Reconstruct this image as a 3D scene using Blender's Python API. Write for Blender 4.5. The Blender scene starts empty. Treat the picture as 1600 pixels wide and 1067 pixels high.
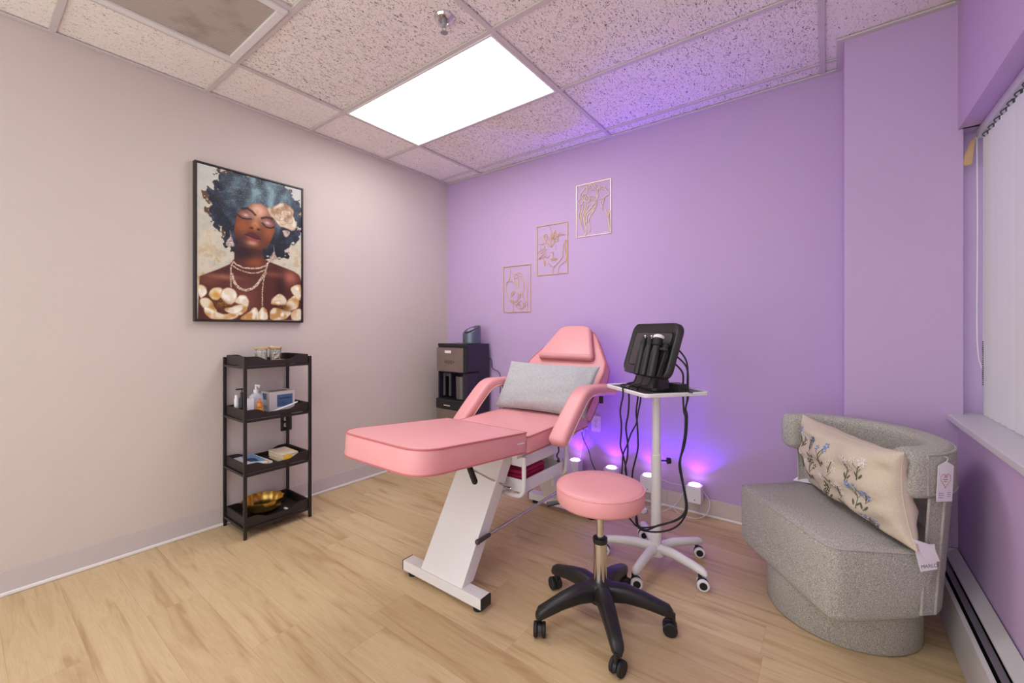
import bpy, bmesh, math, random, json
import numpy as np
from mathutils import Vector as V, Matrix as M, Euler
random.seed(7); np.random.seed(7)
SC = bpy.context.scene
COL = SC.collection
PI = math.pi
R = math.radians
H = 2.544            # ceiling height

# ------------------------------------------------------------------ camera
cam_d = bpy.data.cameras.new('camera'); cam = bpy.data.objects.new('camera', cam_d); COL.objects.link(cam)
cam.location = (2.895, -2.842, 1.1694)
cam.rotation_euler = (R(90), 0, R(36.869))
cam_d.sensor_width = 36; cam_d.lens = 656.23/1600*36
cam_d.shift_y = -(533.5-514.6)/1600
cam_d.clip_start = 0.02
SC.camera = cam

# ------------------------------------------------------------------ view + world
SC.view_settings.view_transform = 'Standard'
SC.view_settings.look = 'None'
SC.view_settings.gamma = 1
SC.view_settings.use_curve_mapping = False
SC.view_settings.exposure = 0.53
W = bpy.data.worlds.new('World'); SC.world = W; W.use_nodes = True
bg = W.node_tree.nodes['Background']; bg.inputs[0].default_value = (0.93, 0.97, 1.0, 1); bg.inputs[1].default_value = 1.5
PANEL_STRENGTH = 6.2      # ceiling light panel over the bed
FILL_PANEL_STRENGTH = 6.2  # added unseen fill panel, over the camera end
SPOT_POWER = 2.0          # purple uplights

# ------------------------------------------------------------------ materials
def lin(c):
    return tuple((x/12.92 if x <= .04045 else ((x+.055)/1.055)**2.4) for x in [v/255 for v in c])
def mat(name, rgb, rough=.5, metal=0., spec=.5, bump=None, var=None, emit=None, coat=0, trans=0, sheen=0):
    m = bpy.data.materials.new(name); m.use_nodes = True
    nt = m.node_tree; b = nt.nodes['Principled BSDF']
    c = (*lin(rgb), 1)
    b.inputs['Base Color'].default_value = c
    b.inputs['Roughness'].default_value = rough; b.inputs['Metallic'].default_value = metal
    b.inputs['Specular IOR Level'].default_value = spec
    b.inputs['Coat Weight'].default_value = coat
    b.inputs['Transmission Weight'].default_value = trans
    b.inputs['Sheen Weight'].default_value = sheen
    tc = nt.nodes.new('ShaderNodeTexCoord')
    if var:      # (scale, amount)
        n = nt.nodes.new('ShaderNodeTexNoise'); n.inputs['Scale'].default_value = var[0]; n.inputs['Detail'].default_value = 5
        nt.links.new(tc.outputs['Object'], n.inputs['Vector'])
        mx = nt.nodes.new('ShaderNodeMix'); mx.data_type = 'RGBA'
        k = var[1]
        mx.inputs['A'].default_value = (*[x*(1-k) for x in c[:3]], 1); mx.inputs['B'].default_value = (*[min(1, x*(1+k)) for x in c[:3]], 1)
        rp = nt.nodes.new('ShaderNodeMapRange'); rp.inputs[1].default_value = .3; rp.inputs[2].default_value = .7
        nt.links.new(n.outputs['Fac'], rp.inputs[0]); nt.links.new(rp.outputs[0], mx.inputs['Factor'])
        nt.links.new(mx.outputs['Result'], b.inputs['Base Color'])
    if bump:     # (scale, strength)
        n = nt.nodes.new('ShaderNodeTexNoise'); n.inputs['Scale'].default_value = bump[0]; n.inputs['Detail'].default_value = 4
        nt.links.new(tc.outputs['Object'], n.inputs['Vector'])
        bp = nt.nodes.new('ShaderNodeBump'); bp.inputs['Strength'].default_value = bump[1]; bp.inputs['Distance'].default_value = .004
        nt.links.new(n.outputs['Fac'], bp.inputs['Height']); nt.links.new(bp.outputs[0], b.inputs['Normal'])
    if emit:
        b.inputs['Emission Color'].default_value = (*lin(emit[0]), 1); b.inputs['Emission Strength'].default_value = emit[1]
    return m
class NT:
    """small wrapper for building node graphs"""
    def __init__(s, m): s.t = m.node_tree; s.b = s.t.nodes['Principled BSDF']
    def n(s, typ, **k):
        o = s.t.nodes.new('ShaderNode'+typ)
        for a, v in k.items(): setattr(o, a, v)
        return o
    def l(s, a, b): s.t.links.new(a, b)
    def math(s, op, a, b=None, c=None):
        o = s.n('Math', operation=op)
        for i, v in enumerate((a, b, c)):
            if v is None: continue
            if isinstance(v, (int, float)): o.inputs[i].default_value = v
            else: s.l(v, o.inputs[i])
        return o.outputs[0]
    def mix(s, f, a, b):
        o = s.n('Mix', data_type='RGBA')
        for k, v in (('Factor', f), ('A', a), ('B', b)):
            if isinstance(v, (int, float)): o.inputs[k].default_value = v
            elif isinstance(v, tuple): o.inputs[k].default_value = (*v, 1)
            else: s.l(v, o.inputs[k])
        return o.outputs['Result']
    def rng(s, v, a, b, c=0., d=1.):
        o = s.n('MapRange'); s.l(v, o.inputs[0])
        for i, x in enumerate((a, b, c, d)): o.inputs[i+1].default_value = x
        return o.outputs[0]

def floor_mat():
    m = mat('oak_planks', (214, 182, 134), .42, spec=.35); g = NT(m)
    tc = g.n('TexCoord'); sp = g.n('SeparateXYZ'); g.l(tc.outputs['Object'], sp.inputs[0])
    x, y = sp.outputs[0], sp.outputs[1]
    yr = g.math('DIVIDE', y, .182); row = g.math('FLOOR', yr); fy = g.math('FRACT', yr)
    wn = g.n('TexWhiteNoise', noise_dimensions='1D'); g.l(row, wn.inputs['W'])
    xr = g.math('ADD', g.math('DIVIDE', x, 1.22), g.math('MULTIPLY', wn.outputs[0], 7.3))
    colm = g.math('FLOOR', xr); fx = g.math('FRACT', xr)
    w2 = g.n('TexWhiteNoise', noise_dimensions='2D'); cv = g.n('CombineXYZ'); g.l(row, cv.inputs[0]); g.l(colm, cv.inputs[1]); g.l(cv.outputs[0], w2.inputs['Vector'])
    tone = w2.outputs[0]
    # grain coordinates, offset per plank
    gc = g.n('CombineXYZ')
    g.l(g.math('ADD', g.math('MULTIPLY', x, 1.5), g.math('MULTIPLY', tone, 31.)), gc.inputs[0])
    g.l(g.math('MULTIPLY', y, 15.), gc.inputs[1]); g.l(g.math('MULTIPLY', tone, 9.), gc.inputs[2])
    n1 = g.n('TexNoise'); n1.inputs['Scale'].default_value = 1.15; n1.inputs['Detail'].default_value = 5; n1.inputs['Distortion'].default_value = 1.1
    g.l(gc.outputs[0], n1.inputs['Vector'])
    rings = g.math('FRACT', g.math('MULTIPLY', n1.outputs['Fac'], 7.))
    rings = g.math('ABSOLUTE', g.math('SUBTRACT', rings, .5))
    n2 = g.n('TexNoise'); n2.inputs['Scale'].default_value = 3.; n2.inputs['Detail'].default_value = 8; n2.inputs['Roughness'].default_value = .7
    gc2 = g.n('CombineXYZ'); g.l(g.math('ADD', g.math('MULTIPLY', x, 3.), tone), gc2.inputs[0]); g.l(g.math('MULTIPLY', y, 60.), gc2.inputs[1])
    g.l(gc2.outputs[0], n2.inputs['Vector'])
    base = g.mix(tone, lin((198, 170, 127)), lin((214, 188, 147)))
    c1 = g.mix(g.rng(n1.outputs['Fac'], .50, .74, 0, .7), base, lin((158, 120, 76)))
    c2 = g.mix(g.rng(rings, .0, .2, .16, 0.), c1, lin((168, 130, 82)))
    c3 = g.mix(g.rng(n2.outputs['Fac'], .45, .72, 0., .38), c2, lin((180, 146, 100)))
    ey = g.math('MINIMUM', fy, g.math('SUBTRACT', 1., fy)); ex = g.math('MINIMUM', fx, g.math('SUBTRACT', 1., fx))
    seam = g.math('MINIMUM', g.math('MULTIPLY', ey, .182), g.math('MULTIPLY', ex, 1.22))
    c4 = g.mix(g.rng(seam, .0004, .0014, .32, 0.), c3, lin((140, 108, 70)))
    g.l(c4, g.b.inputs['Base Color'])
    g.l(g.rng(n2.outputs['Fac'], .3, .8, .36, .5), g.b.inputs['Roughness'])
    bp = g.n('Bump'); bp.inputs['Strength'].default_value = .12; bp.inputs['Distance'].default_value = .002
    g.l(n2.outputs['Fac'], bp.inputs['Height']); g.l(bp.outputs[0], g.b.inputs['Normal'])
    return m
def tile_mat():
    m = mat('fissured_tile', (222, 208, 198), .9, spec=.2); g = NT(m)
    tc = g.n('TexCoord'); mp = g.n('Mapping'); mp.inputs['Scale'].default_value = (150, 56, 1); mp.inputs['Rotation'].default_value = (0, 0, .15)
    g.l(tc.outputs['Object'], mp.inputs[0])
    n = g.n('TexNoise'); n.inputs['Scale'].default_value = 1.; n.inputs['Detail'].default_value = 2.5; n.inputs['Distortion'].default_value = 1.6
    g.l(mp.outputs[0], n.inputs['Vector'])
    n3 = g.n('TexNoise'); n3.inputs['Scale'].default_value = 260.; g.l(tc.outputs['Object'], n3.inputs['Vector'])
    # fissures fade out on the smoother border tiles (small X)
    sp = g.n('SeparateXYZ'); g.l(tc.outputs['Object'], sp.inputs[0])
    brd = g.math('MAXIMUM', g.rng(sp.outputs[0], .437, .439, .045, 0.), g.rng(sp.outputs[0], 2.875, 2.877, 0., .04))
    f = g.rng(g.math('SUBTRACT', n.outputs['Fac'], brd), .598, .632)
    f2 = g.rng(n3.outputs['Fac'], .60, .68, 0., .35)
    n4 = g.n('TexNoise'); n4.inputs['Scale'].default_value = 3.; g.l(tc.outputs['Object'], n4.inputs['Vector'])
    base = g.mix(n4.outputs['Fac'], lin((240, 231, 221)), lin((247, 240, 232)))
    c = g.mix(f2, base, lin((150, 128, 118)))
    c = g.mix(g.math('MULTIPLY', f, .85), c, lin((62, 48, 44)))
    g.l(c, g.b.inputs['Base Color'])
    bp = g.n('Bump'); bp.inputs['Strength'].default_value = .6; bp.inputs['Distance'].default_value = .003
    g.l(g.math('SUBTRACT', 1., g.math('MAXIMUM', f, f2)), bp.inputs['Height']); g.l(bp.outputs[0], g.b.inputs['Normal'])
    return m
def weave_mat(name, ca, cb, scale=420):
    m = mat(name, ca, .92, spec=.15, sheen=.15); g = NT(m)
    tc = g.n('TexCoord')
    v = g.n('TexVoronoi'); v.inputs['Scale'].default_value = scale; g.l(tc.outputs['Object'], v.inputs['Vector'])
    n = g.n('TexNoise'); n.inputs['Scale'].default_value = scale*.6; n.inputs['Detail'].default_value = 2; g.l(tc.outputs['Object'], n.inputs['Vector'])
    f = g.rng(n.outputs['Fac'], .36, .64)
    g.l(g.mix(f, lin(ca), lin(cb)), g.b.inputs['Base Color'])
    bp = g.n('Bump'); bp.inputs['Strength'].default_value = .8; bp.inputs['Distance'].default_value = .0025
    g.l(g.math('ADD', v.outputs['Distance'], n.outputs['Fac']), bp.inputs['Height']); g.l(bp.outputs[0], g.b.inputs['Normal'])
    return m
def linen_mat():
    m = mat('beige_linen', (206, 190, 168), .9, spec=.15); g = NT(m)
    tc = g.n('TexCoord'); out = []
    for sc in ((1100, 260, 260), (260, 1100, 260)):
        mp = g.n('Mapping'); mp.inputs['Scale'].default_value = sc; g.l(tc.outputs['Object'], mp.inputs[0])
        n = g.n('TexNoise'); n.inputs['Scale'].default_value = 1; g.l(mp.outputs[0], n.inputs['Vector']); out.append(n.outputs['Fac'])
    s = g.math('ADD', out[0], out[1])
    g.l(g.mix(g.rng(s, .7, 1.3), lin((200, 184, 162)), lin((220, 206, 186))), g.b.inputs['Base Color'])
    bp = g.n('Bump'); bp.inputs['Strength'].default_value = .4; bp.inputs['Distance'].default_value = .002
    g.l(s, bp.inputs['Height']); g.l(bp.outputs[0], g.b.inputs['Normal'])
    return m
def perforated_mat():
    m = mat('perforated_metal', (196, 184, 174), .55, spec=.3); g = NT(m)
    tc = g.n('TexCoord'); sp = g.n('SeparateXYZ'); g.l(tc.outputs['Object'], sp.inputs[0])
    k = 2*PI/.0085
    a = g.math('SINE', g.math('MULTIPLY', sp.outputs[0], k)); b = g.math('SINE', g.math('MULTIPLY', sp.outputs[1], k))
    d = g.rng(g.math('MULTIPLY', a, b), .1, .45)
    n = g.n('TexNoise'); n.inputs['Scale'].default_value = 7.; n.inputs['Detail'].default_value = 5; g.l(tc.outputs['Object'], n.inputs['Vector'])
    dirt = g.mix(g.rng(n.outputs['Fac'], .48, .68, 0, .7), lin((196, 184, 174)), lin((150, 136, 126)))
    g.l(g.mix(d, dirt, lin((120, 108, 100))), g.b.inputs['Base Color'])
    return m
def paint_mat(name, rgb):
    return mat(name, rgb, .75, spec=.25, bump=(220, .12), var=(1.5, .015))
def vcol_mat():
    m = mat('painted_canvas', (200, 200, 200), .5, spec=.35); g = NT(m)
    a = g.n('VertexColor'); a.layer_name = 'paint'; g.l(a.outputs[0], g.b.inputs['Base Color'])
    tc = g.n('TexCoord'); n = g.n('TexNoise'); n.inputs['Scale'].default_value = 180; g.l(tc.outputs['Object'], n.inputs['Vector'])
    bp = g.n('Bump'); bp.inputs['Strength'].default_value = .25; bp.inputs['Distance'].default_value = .002
    g.l(n.outputs['Fac'], bp.inputs['Height']); g.l(bp.outputs[0], g.b.inputs['Normal'])
    return m

MT = dict(
    floor=floor_mat(), tile=tile_mat(), perf=perforated_mat(), paint=vcol_mat(),
    wall_cream=paint_mat('cream_paint', (206, 193, 183)), wall_lilac=paint_mat('lilac_paint', (194, 166, 204)),
    base_grey=mat('grey_vinyl_base', (198, 188, 183), .5), base_light=mat('taupe_vinyl_base', (206, 192, 182), .5), trim_white=mat('white_trim', (232, 226, 220), .5),
    tbar=mat('ceiling_grid_paint', (205, 196, 192), .45), frame_white=mat('white_enamel', (226, 222, 218), .35),
    diffuser=mat('light_diffuser', (255, 255, 255), .5, emit=((250, 252, 255), PANEL_STRENGTH)), diffuser_fill=mat('fill_light_diffuser', (255, 255, 255), .5, emit=((244, 250, 255), FILL_PANEL_STRENGTH)),
    chrome=mat('chrome', (215, 213, 210), .12, 1), steel=mat('brushed_steel', (168, 158, 148), .35, 1, var=(30, .06)), gold=mat('gold_metal', (222, 186, 108), .35, .15, var=(8, .08)),
    palegold=mat('pale_gold_metal', (244, 226, 186), .32, .5),
    brass=mat('antique_brass', (196, 158, 84), .3, 1, var=(18, .12)),
    black=mat('black_metal', (34, 29, 28), .42), blackwood=mat('dark_stained_wood', (40, 31, 28), .5, var=(25, .15)),
    blackplastic=mat('black_plastic', (30, 29, 30), .42), charcoal=mat('charcoal_plastic', (46, 43, 43), .36), darkpanel=mat('dark_grey_panel', (66, 62, 60), .4),
    purpleblack=mat('dark_gloss_side', (44, 34, 52), .3), rubber=mat('black_rubber', (22, 21, 22), .6),
    pink=mat('pink_vinyl', (232, 160, 160), .42, bump=(240, .1), var=(6, .02)), piping=mat('rose_piping', (196, 108, 108), .5), pipinglight=mat('pale_piping', (240, 196, 176), .5),
    white=mat('white_powder_coat', (228, 224, 220), .35), whiteplastic=mat('white_plastic', (236, 233, 232), .4), greyplastic=mat('grey_plastic', (150, 146, 150), .45),
    magenta=mat('magenta_cloth', (176, 30, 82), .8), wool=mat('light_grey_felt', (182, 182, 182), .95, spec=.1, bump=(160, .5), var=(90, .10), sheen=.2),
    tweed=weave_mat('grey_tweed', (150, 144, 133), (218, 212, 200), 560), tweedpipe=weave_mat('tweed_piping', (176, 168, 158), (208, 200, 190), 600),
    linen=linen_mat(), paper=mat('white_card', (238, 230, 234), .6), ink=mat('grey_ink', (120, 112, 122), .7), rosegold=mat('rose_gold_print', (196, 140, 122), .4),
    teal=mat('teal_thread', (86, 112, 130), .8), blue=mat('blue_thread', (128, 150, 196), .8), olive=mat('olive_thread', (92, 92, 66), .8), offwhite=mat('cream_thread', (226, 214, 206), .8), lav=mat('lavender_thread', (150, 146, 182), .8),
    bamboo=mat('bamboo_wood', (208, 172, 122), .5, var=(30, .12)), glass=mat('clear_glass', (255, 255, 255), .03, trans=1), cotton=mat('cotton_white', (240, 232, 216), .9, var=(120, .1)),
    amber=mat('amber_syrup', (206, 128, 20), .15, coat=.5), orange=mat('orange_cap', (206, 112, 46), .4), boxblue=mat('slate_blue_print', (78, 104, 142), .5), boxwhite=mat('white_carton', (214, 204, 200), .5), navy=mat('navy_print', (36, 48, 84), .5),
    cyan=mat('sky_blue_print', (96, 170, 222), .3), yellow=mat('yellow_print', (238, 190, 62), .4), cream=mat('cream_tissue', (232, 212, 180), .8, var=(40, .06)), clearplastic=mat('frosted_plastic', (226, 226, 234), .25, trans=.25),
    slate=mat('slate_blue_metal', (104, 112, 124), .35, .6), screenglass=mat('pale_screen', (150, 166, 180), .15), darkglass=mat('smoked_glass', (30, 28, 30), .08), smokegrey=mat('smoked_grey', (92, 84, 80), .2),
    tan=mat('tan_plastic', (206, 178, 150), .5), outletwhite=mat('ivory_plastic', (226, 214, 206), .45), alu=mat('heater_enamel', (198, 192, 192), .4), fin=mat('heater_fin', (150, 148, 152), .35, .7), darkgap=mat('dark_slot', (18, 16, 18), .7),
    blind=mat('white_blind_fabric', (222, 220, 220), .75, bump=(300, .1)), sill=mat('grey_sill_laminate', (204, 197, 203), .35), railgrey=mat('grey_track', (198, 192, 200), .4),
    wood=mat('light_wood', (196, 160, 120), .5, var=(20, .12)), cordwhite=mat('white_cord', (226, 220, 226), .5), winframe=mat('white_window_frame', (225, 225, 225), .4),
)
_uplens = mat('purple_lens', (230, 200, 255), .3, emit=((206, 150, 255), 9)); MT['uplens'] = _uplens
def jar_glass():
    m = mat('jar_glass', (255, 255, 255), .04); g = NT(m)
    tr = g.n('BsdfTransparent'); gl = g.n('BsdfGlossy'); gl.inputs['Roughness'].default_value = .04
    fr = g.n('Fresnel'); fr.inputs[0].default_value = 1.35
    mx = g.n('MixShader'); g.l(g.math('MULTIPLY', fr.outputs[0], .6), mx.inputs[0]); g.l(tr.outputs[0], mx.inputs[1]); g.l(gl.outputs[0], mx.inputs[2])
    out = [n for n in m.node_tree.nodes if n.type == 'OUTPUT_MATERIAL'][0]; g.l(mx.outputs[0], out.inputs['Surface'])
    return m
MT['jarglass'] = jar_glass()

# ------------------------------------------------------------------ mesh helpers
class B:
    def __init__(s): s.m = bmesh.new()
    def _xf(s, vs, mx):
        if mx is not None: bmesh.ops.transform(s.m, matrix=mx, verts=vs)
    def merge(s, other, mx=None):
        me = bpy.data.meshes.new('t'); other.m.to_mesh(me)
        if mx is not None: me.transform(mx)
        s.m.from_mesh(me); bpy.data.meshes.remove(me); other.m.free(); return s
    def box(s, c, d, bev=0, seg=2, mx=None):
        t = bmesh.new(); bmesh.ops.create_cube(t, size=1)
        for v in t.verts: v.co = V((v.co.x*d[0], v.co.y*d[1], v.co.z*d[2]))
        if bev: bmesh.ops.bevel(t, geom=t.edges[:], offset=min(bev, .49*min(d)), segments=seg, profile=.5, affect='EDGES')
        for v in t.verts: v.co = v.co+V(c)
        me = bpy.data.meshes.new('t'); t.to_mesh(me); t.free()
        if mx is not None: me.transform(mx)
        s.m.from_mesh(me); bpy.data.meshes.remove(me); return s
    def prism(s, poly, z0, z1, bev=0, seg=3, mx=None, bot=None):
        t = bmesh.new(); vs = [t.verts.new((p[0], p[1], z0)) for p in poly]; f = t.faces.new(vs)
        if f.normal.z == 0: f.normal_update()
        r = bmesh.ops.extrude_face_region(t, geom=[f]); up = [v for v in r['geom'] if isinstance(v, bmesh.types.BMVert)]
        for v in up: v.co.z = z1
        bmesh.ops.recalc_face_normals(t, faces=t.faces[:])
        if bev:
            e = [e for e in t.edges if abs(e.verts[0].co.z-e.verts[1].co.z) < 1e-6 and (bot is not False or abs(e.verts[0].co.z-z1) < 1e-6)]
            bmesh.ops.bevel(t, geom=e, offset=bev, segments=seg, profile=.5, affect='EDGES')
        me = bpy.data.meshes.new('t'); t.to_mesh(me); t.free()
        if mx is not None: me.transform(mx)
        s.m.from_mesh(me); bpy.data.meshes.remove(me); return s
    def rings(s, rings, cap=True, closed=False):
        """connect equal-length rings of points"""
        vv = [[s.m.verts.new(p) for p in r] for r in rings]; n = len(vv[0])
        pairs = list(zip(vv[:-1], vv[1:])) + ([(vv[-1], vv[0])] if closed else [])
        for a, b in pairs:
            for i in range(n):
                j = (i+1) % n
                try: s.m.faces.new((a[i], a[j], b[j], b[i]))
                except ValueError: pass
        if cap and not closed:
            s.m.faces.new(vv[0][::-1]); s.m.faces.new(vv[-1])
        return s
    def lathe(s, prof, c=(0, 0, 0), seg=24, mx=None, cap=True):
        t = B(); rr = [[(c[0]+r*math.cos(2*PI*k/seg), c[1]+r*math.sin(2*PI*k/seg), c[2]+z) for k in range(seg)] for r, z in [(max(r, 1e-4), z) for r, z in prof]]
        t.rings(rr, cap); return s.merge(t, mx)
    def cyl(s, p0, p1, r0, r1=None, seg=16):
        r1 = r0 if r1 is None else r1; p0, p1 = V(p0), V(p1); q = (p1-p0).to_track_quat('Z', 'Y'); L = (p1-p0).length
        return s.lathe([(r0, 0), (r1, L)], seg=seg, mx=M.Translation(p0) @ q.to_matrix().to_4x4())
    def tube(s, pts, r, seg=8, closed=False, smooth=4):
        pts = [V(p) for p in pts]
        if smooth: pts = catmull(pts, smooth, closed)
        n = len(pts); rad = r if callable(r) else (lambda f: r)
        T = []
        for i in range(n):
            a = pts[(i-1) % n] if (closed or i > 0) else pts[i]; b = pts[(i+1) % n] if (closed or i < n-1) else pts[i]
            d = (b-a); T.append(d.normalized() if d.length > 1e-9 else V((0, 0, 1)))
        up = V((0, 0, 1)) if abs(T[0].z) < .9 else V((1, 0, 0)); N = T[0].cross(up).normalized(); rr = []
        for i in range(n):
            N = (N-T[i]*N.dot(T[i]));  N = N.normalized() if N.length > 1e-6 else T[i].orthogonal().normalized()
            Bn = T[i].cross(N); k = rad(i/max(1, n-1))
            rr.append([pts[i]+(N*math.cos(2*PI*j/seg)+Bn*math.sin(2*PI*j/seg))*k for j in range(seg)])
        return s.rings(rr, True, closed)
    def sphere(s, c, r, seg=12, sc=(1, 1, 1), mx=None):
        t = bmesh.new(); bmesh.ops.create_uvsphere(t, u_segments=seg, v_segments=max(6, seg//2+2), radius=1)
        for v in t.verts: v.co = V((v.co.x*r*sc[0], v.co.y*r*sc[1], v.co.z*r*sc[2]))
        me = bpy.data.meshes.new('t'); t.to_mesh(me); t.free()
        if mx is not None: me.transform(mx)
        me.transform(M.Translation(V(c))); s.m.from_mesh(me); bpy.data.meshes.remove(me); return s
    def sweep(s, path, sect, up=(0, 0, 1), ends=0., closed=False, kmin=.6):
        """sweep 2D section (a along side, b along up-ish) on path; ends>0 rounds both ends"""
        path = [V(p) for p in path]; n = len(path); rr = []; up = V(up)
        for i in range(n):
            a = path[i-1] if i > 0 else (path[-1] if closed else path[i]); b = path[i+1] if i < n-1 else (path[0] if closed else path[i])
            t = (b-a).normalized(); side = t.cross(up).normalized(); u2 = side.cross(t).normalized()
            rr.append((path[i], side, u2, t))
        out = []
        mk = lambda f, k, off: [f[0]+f[3]*off+f[1]*(p[0]*k)+f[2]*(p[1]*k) for p in sect]
        if ends and not closed:
            for q in (0., .3, .6, .85): out.append(mk(rr[0], math.sqrt(max(.04, 1-(1-q)**2))*(.95-kmin)+kmin+.05 if q else kmin, -ends*(1-q)))
        for f in rr: out.append(mk(f, 1, 0))
        if ends and not closed:
            for q in (.85, .6, .3, 0.): out.append(mk(rr[-1], math.sqrt(max(.04, 1-(1-q)**2))*(.95-kmin)+kmin+.05 if q else kmin, ends*(1-q)))
        return s.rings(out, True, closed)
def catmull(P, k, closed=False):
    n = len(P); out = []
    rngn = n if closed else n-1
    for i in range(rngn):
        p0 = P[(i-1) % n] if (closed or i > 0) else P[0]*2-P[1]; p1 = P[i]; p2 = P[(i+1) % n]; p3 = P[(i+2) % n] if (closed or i < n-2) else P[-1]*2-P[-2]
        for j in range(k):
            t = j/k
            out.append(.5*((2*p1)+(p2-p0)*t+(2*p0-5*p1+4*p2-p3)*t*t+(3*p1-p0-3*p2+p3)*t**3))
    if not closed: out.append(P[-1])
    return out
def rrect(w, h, r, seg=5):
    """rounded rectangle polygon centred on 0"""
    o = []
    for cx, cy, a in ((w/2-r, h/2-r, 0), (-w/2+r, h/2-r, 90), (-w/2+r, -h/2+r, 180), (w/2-r, -h/2+r, 270)):
        for k in range(seg+1):
            t = R(a+90*k/seg); o.append((cx+r*math.cos(t), cy+r*math.sin(t)))
    return o
def roundpoly(P, rad, seg=5):
    n = len(P); o = []
    for i in range(n):
        r = rad[i] if isinstance(rad, (list, tuple)) else rad
        p, a, b = V(P[i]).to_2d() if len(P[i]) > 2 else V(P[i]), V(P[i-1]), V(P[(i+1) % n])
        if r <= 0: o.append(tuple(p)); continue
        u, w = (a-p).normalized(), (b-p).normalized(); ang = u.angle(w); t = min(r/math.tan(ang/2), .48*(a-p).length, .48*(b-p).length)
        s0, s1 = p+u*t, p+w*t
        for k in range(seg+1):
            f = k/seg; o.append(tuple((s0*(1-f)**2+p*2*f*(1-f)+s1*f*f)))
    return o
def obj(name, b, m, parent=None, smooth=True, ang=35, world=True):
    bm = b.m if isinstance(b, B) else b
    bmesh.ops.recalc_face_normals(bm, faces=bm.faces[:])
    me = bpy.data.meshes.new(name); bm.to_mesh(me); bm.free()
    if parent is not None and world: 
        me.transform(root_mw(parent).inverted())
    if smooth:
        me.shade_smooth(); me.set_sharp_from_angle(angle=R(ang))
    mats = m if isinstance(m, (list, tuple)) else [m]
    for q in mats: me.materials.append(MT[q] if isinstance(q, str) else q)
    o = bpy.data.objects.new(name, me); COL.objects.link(o)
    if smooth and ang == 35: o.modifiers.new('weighted_normals', 'WEIGHTED_NORMAL').keep_sharp = True
    if parent is not None: o.parent = parent
    return o
def root_mw(o):
    mw = M.LocRotScale(o.location, o.rotation_euler, o.scale)
    return root_mw(o.parent) @ mw if o.parent else mw
def thing(name, label, cat, loc=(0, 0, 0), rz=0., group=None):
    o = bpy.data.objects.new(name, None); o.empty_display_size = .05; COL.objects.link(o); o.location = loc; o.rotation_euler = (0, 0, rz)
    o['label'] = label; o['category'] = cat
    if group: o['group'] = group
    return o
def tag(o, label, cat, group=None):
    o['label'] = label; o['category'] = cat
    if group: o['group'] = group
    return o
def struct(name, b, m, **k):
    o = obj(name, b, m, **k); o['kind'] = 'structure'; return o
def base_at(o, loc):
    """put a single-mesh thing's origin at loc"""
    o.data.transform(M.Translation(-V(loc))); o.location = loc; return o
def dup(root, loc, label, rz=None):
    r = root.copy(); COL.objects.link(r); r.location = loc; r['label'] = label
    if rz is not None: r.rotation_euler = (0, 0, rz)
    for ch in list(root.children):
        c = ch.copy(); COL.objects.link(c); c.parent = r
        for g in ch.children:
            d = g.copy(); COL.objects.link(d); d.parent = c
    return r
def text_b(s, size, ext=.0004):
    cu = bpy.data.curves.new('txt', 'FONT'); cu.body = s; cu.size = size; cu.extrude = ext; cu.align_x = 'CENTER'; cu.align_y = 'CENTER'
    o = bpy.data.objects.new('txt', cu); COL.objects.link(o)
    dg = bpy.context.evaluated_depsgraph_get(); me = bpy.data.meshes.new_from_object(o.evaluated_get(dg))
    b = B(); b.m.from_mesh(me); bpy.data.objects.remove(o); bpy.data.curves.remove(cu); bpy.data.meshes.remove(me); return b
def xfm(b, mx):
    me = bpy.data.meshes.new('t'); b.m.to_mesh(me); b.m.free(); me.transform(mx); q = B(); q.m.from_mesh(me); bpy.data.meshes.remove(me); return q

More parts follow.
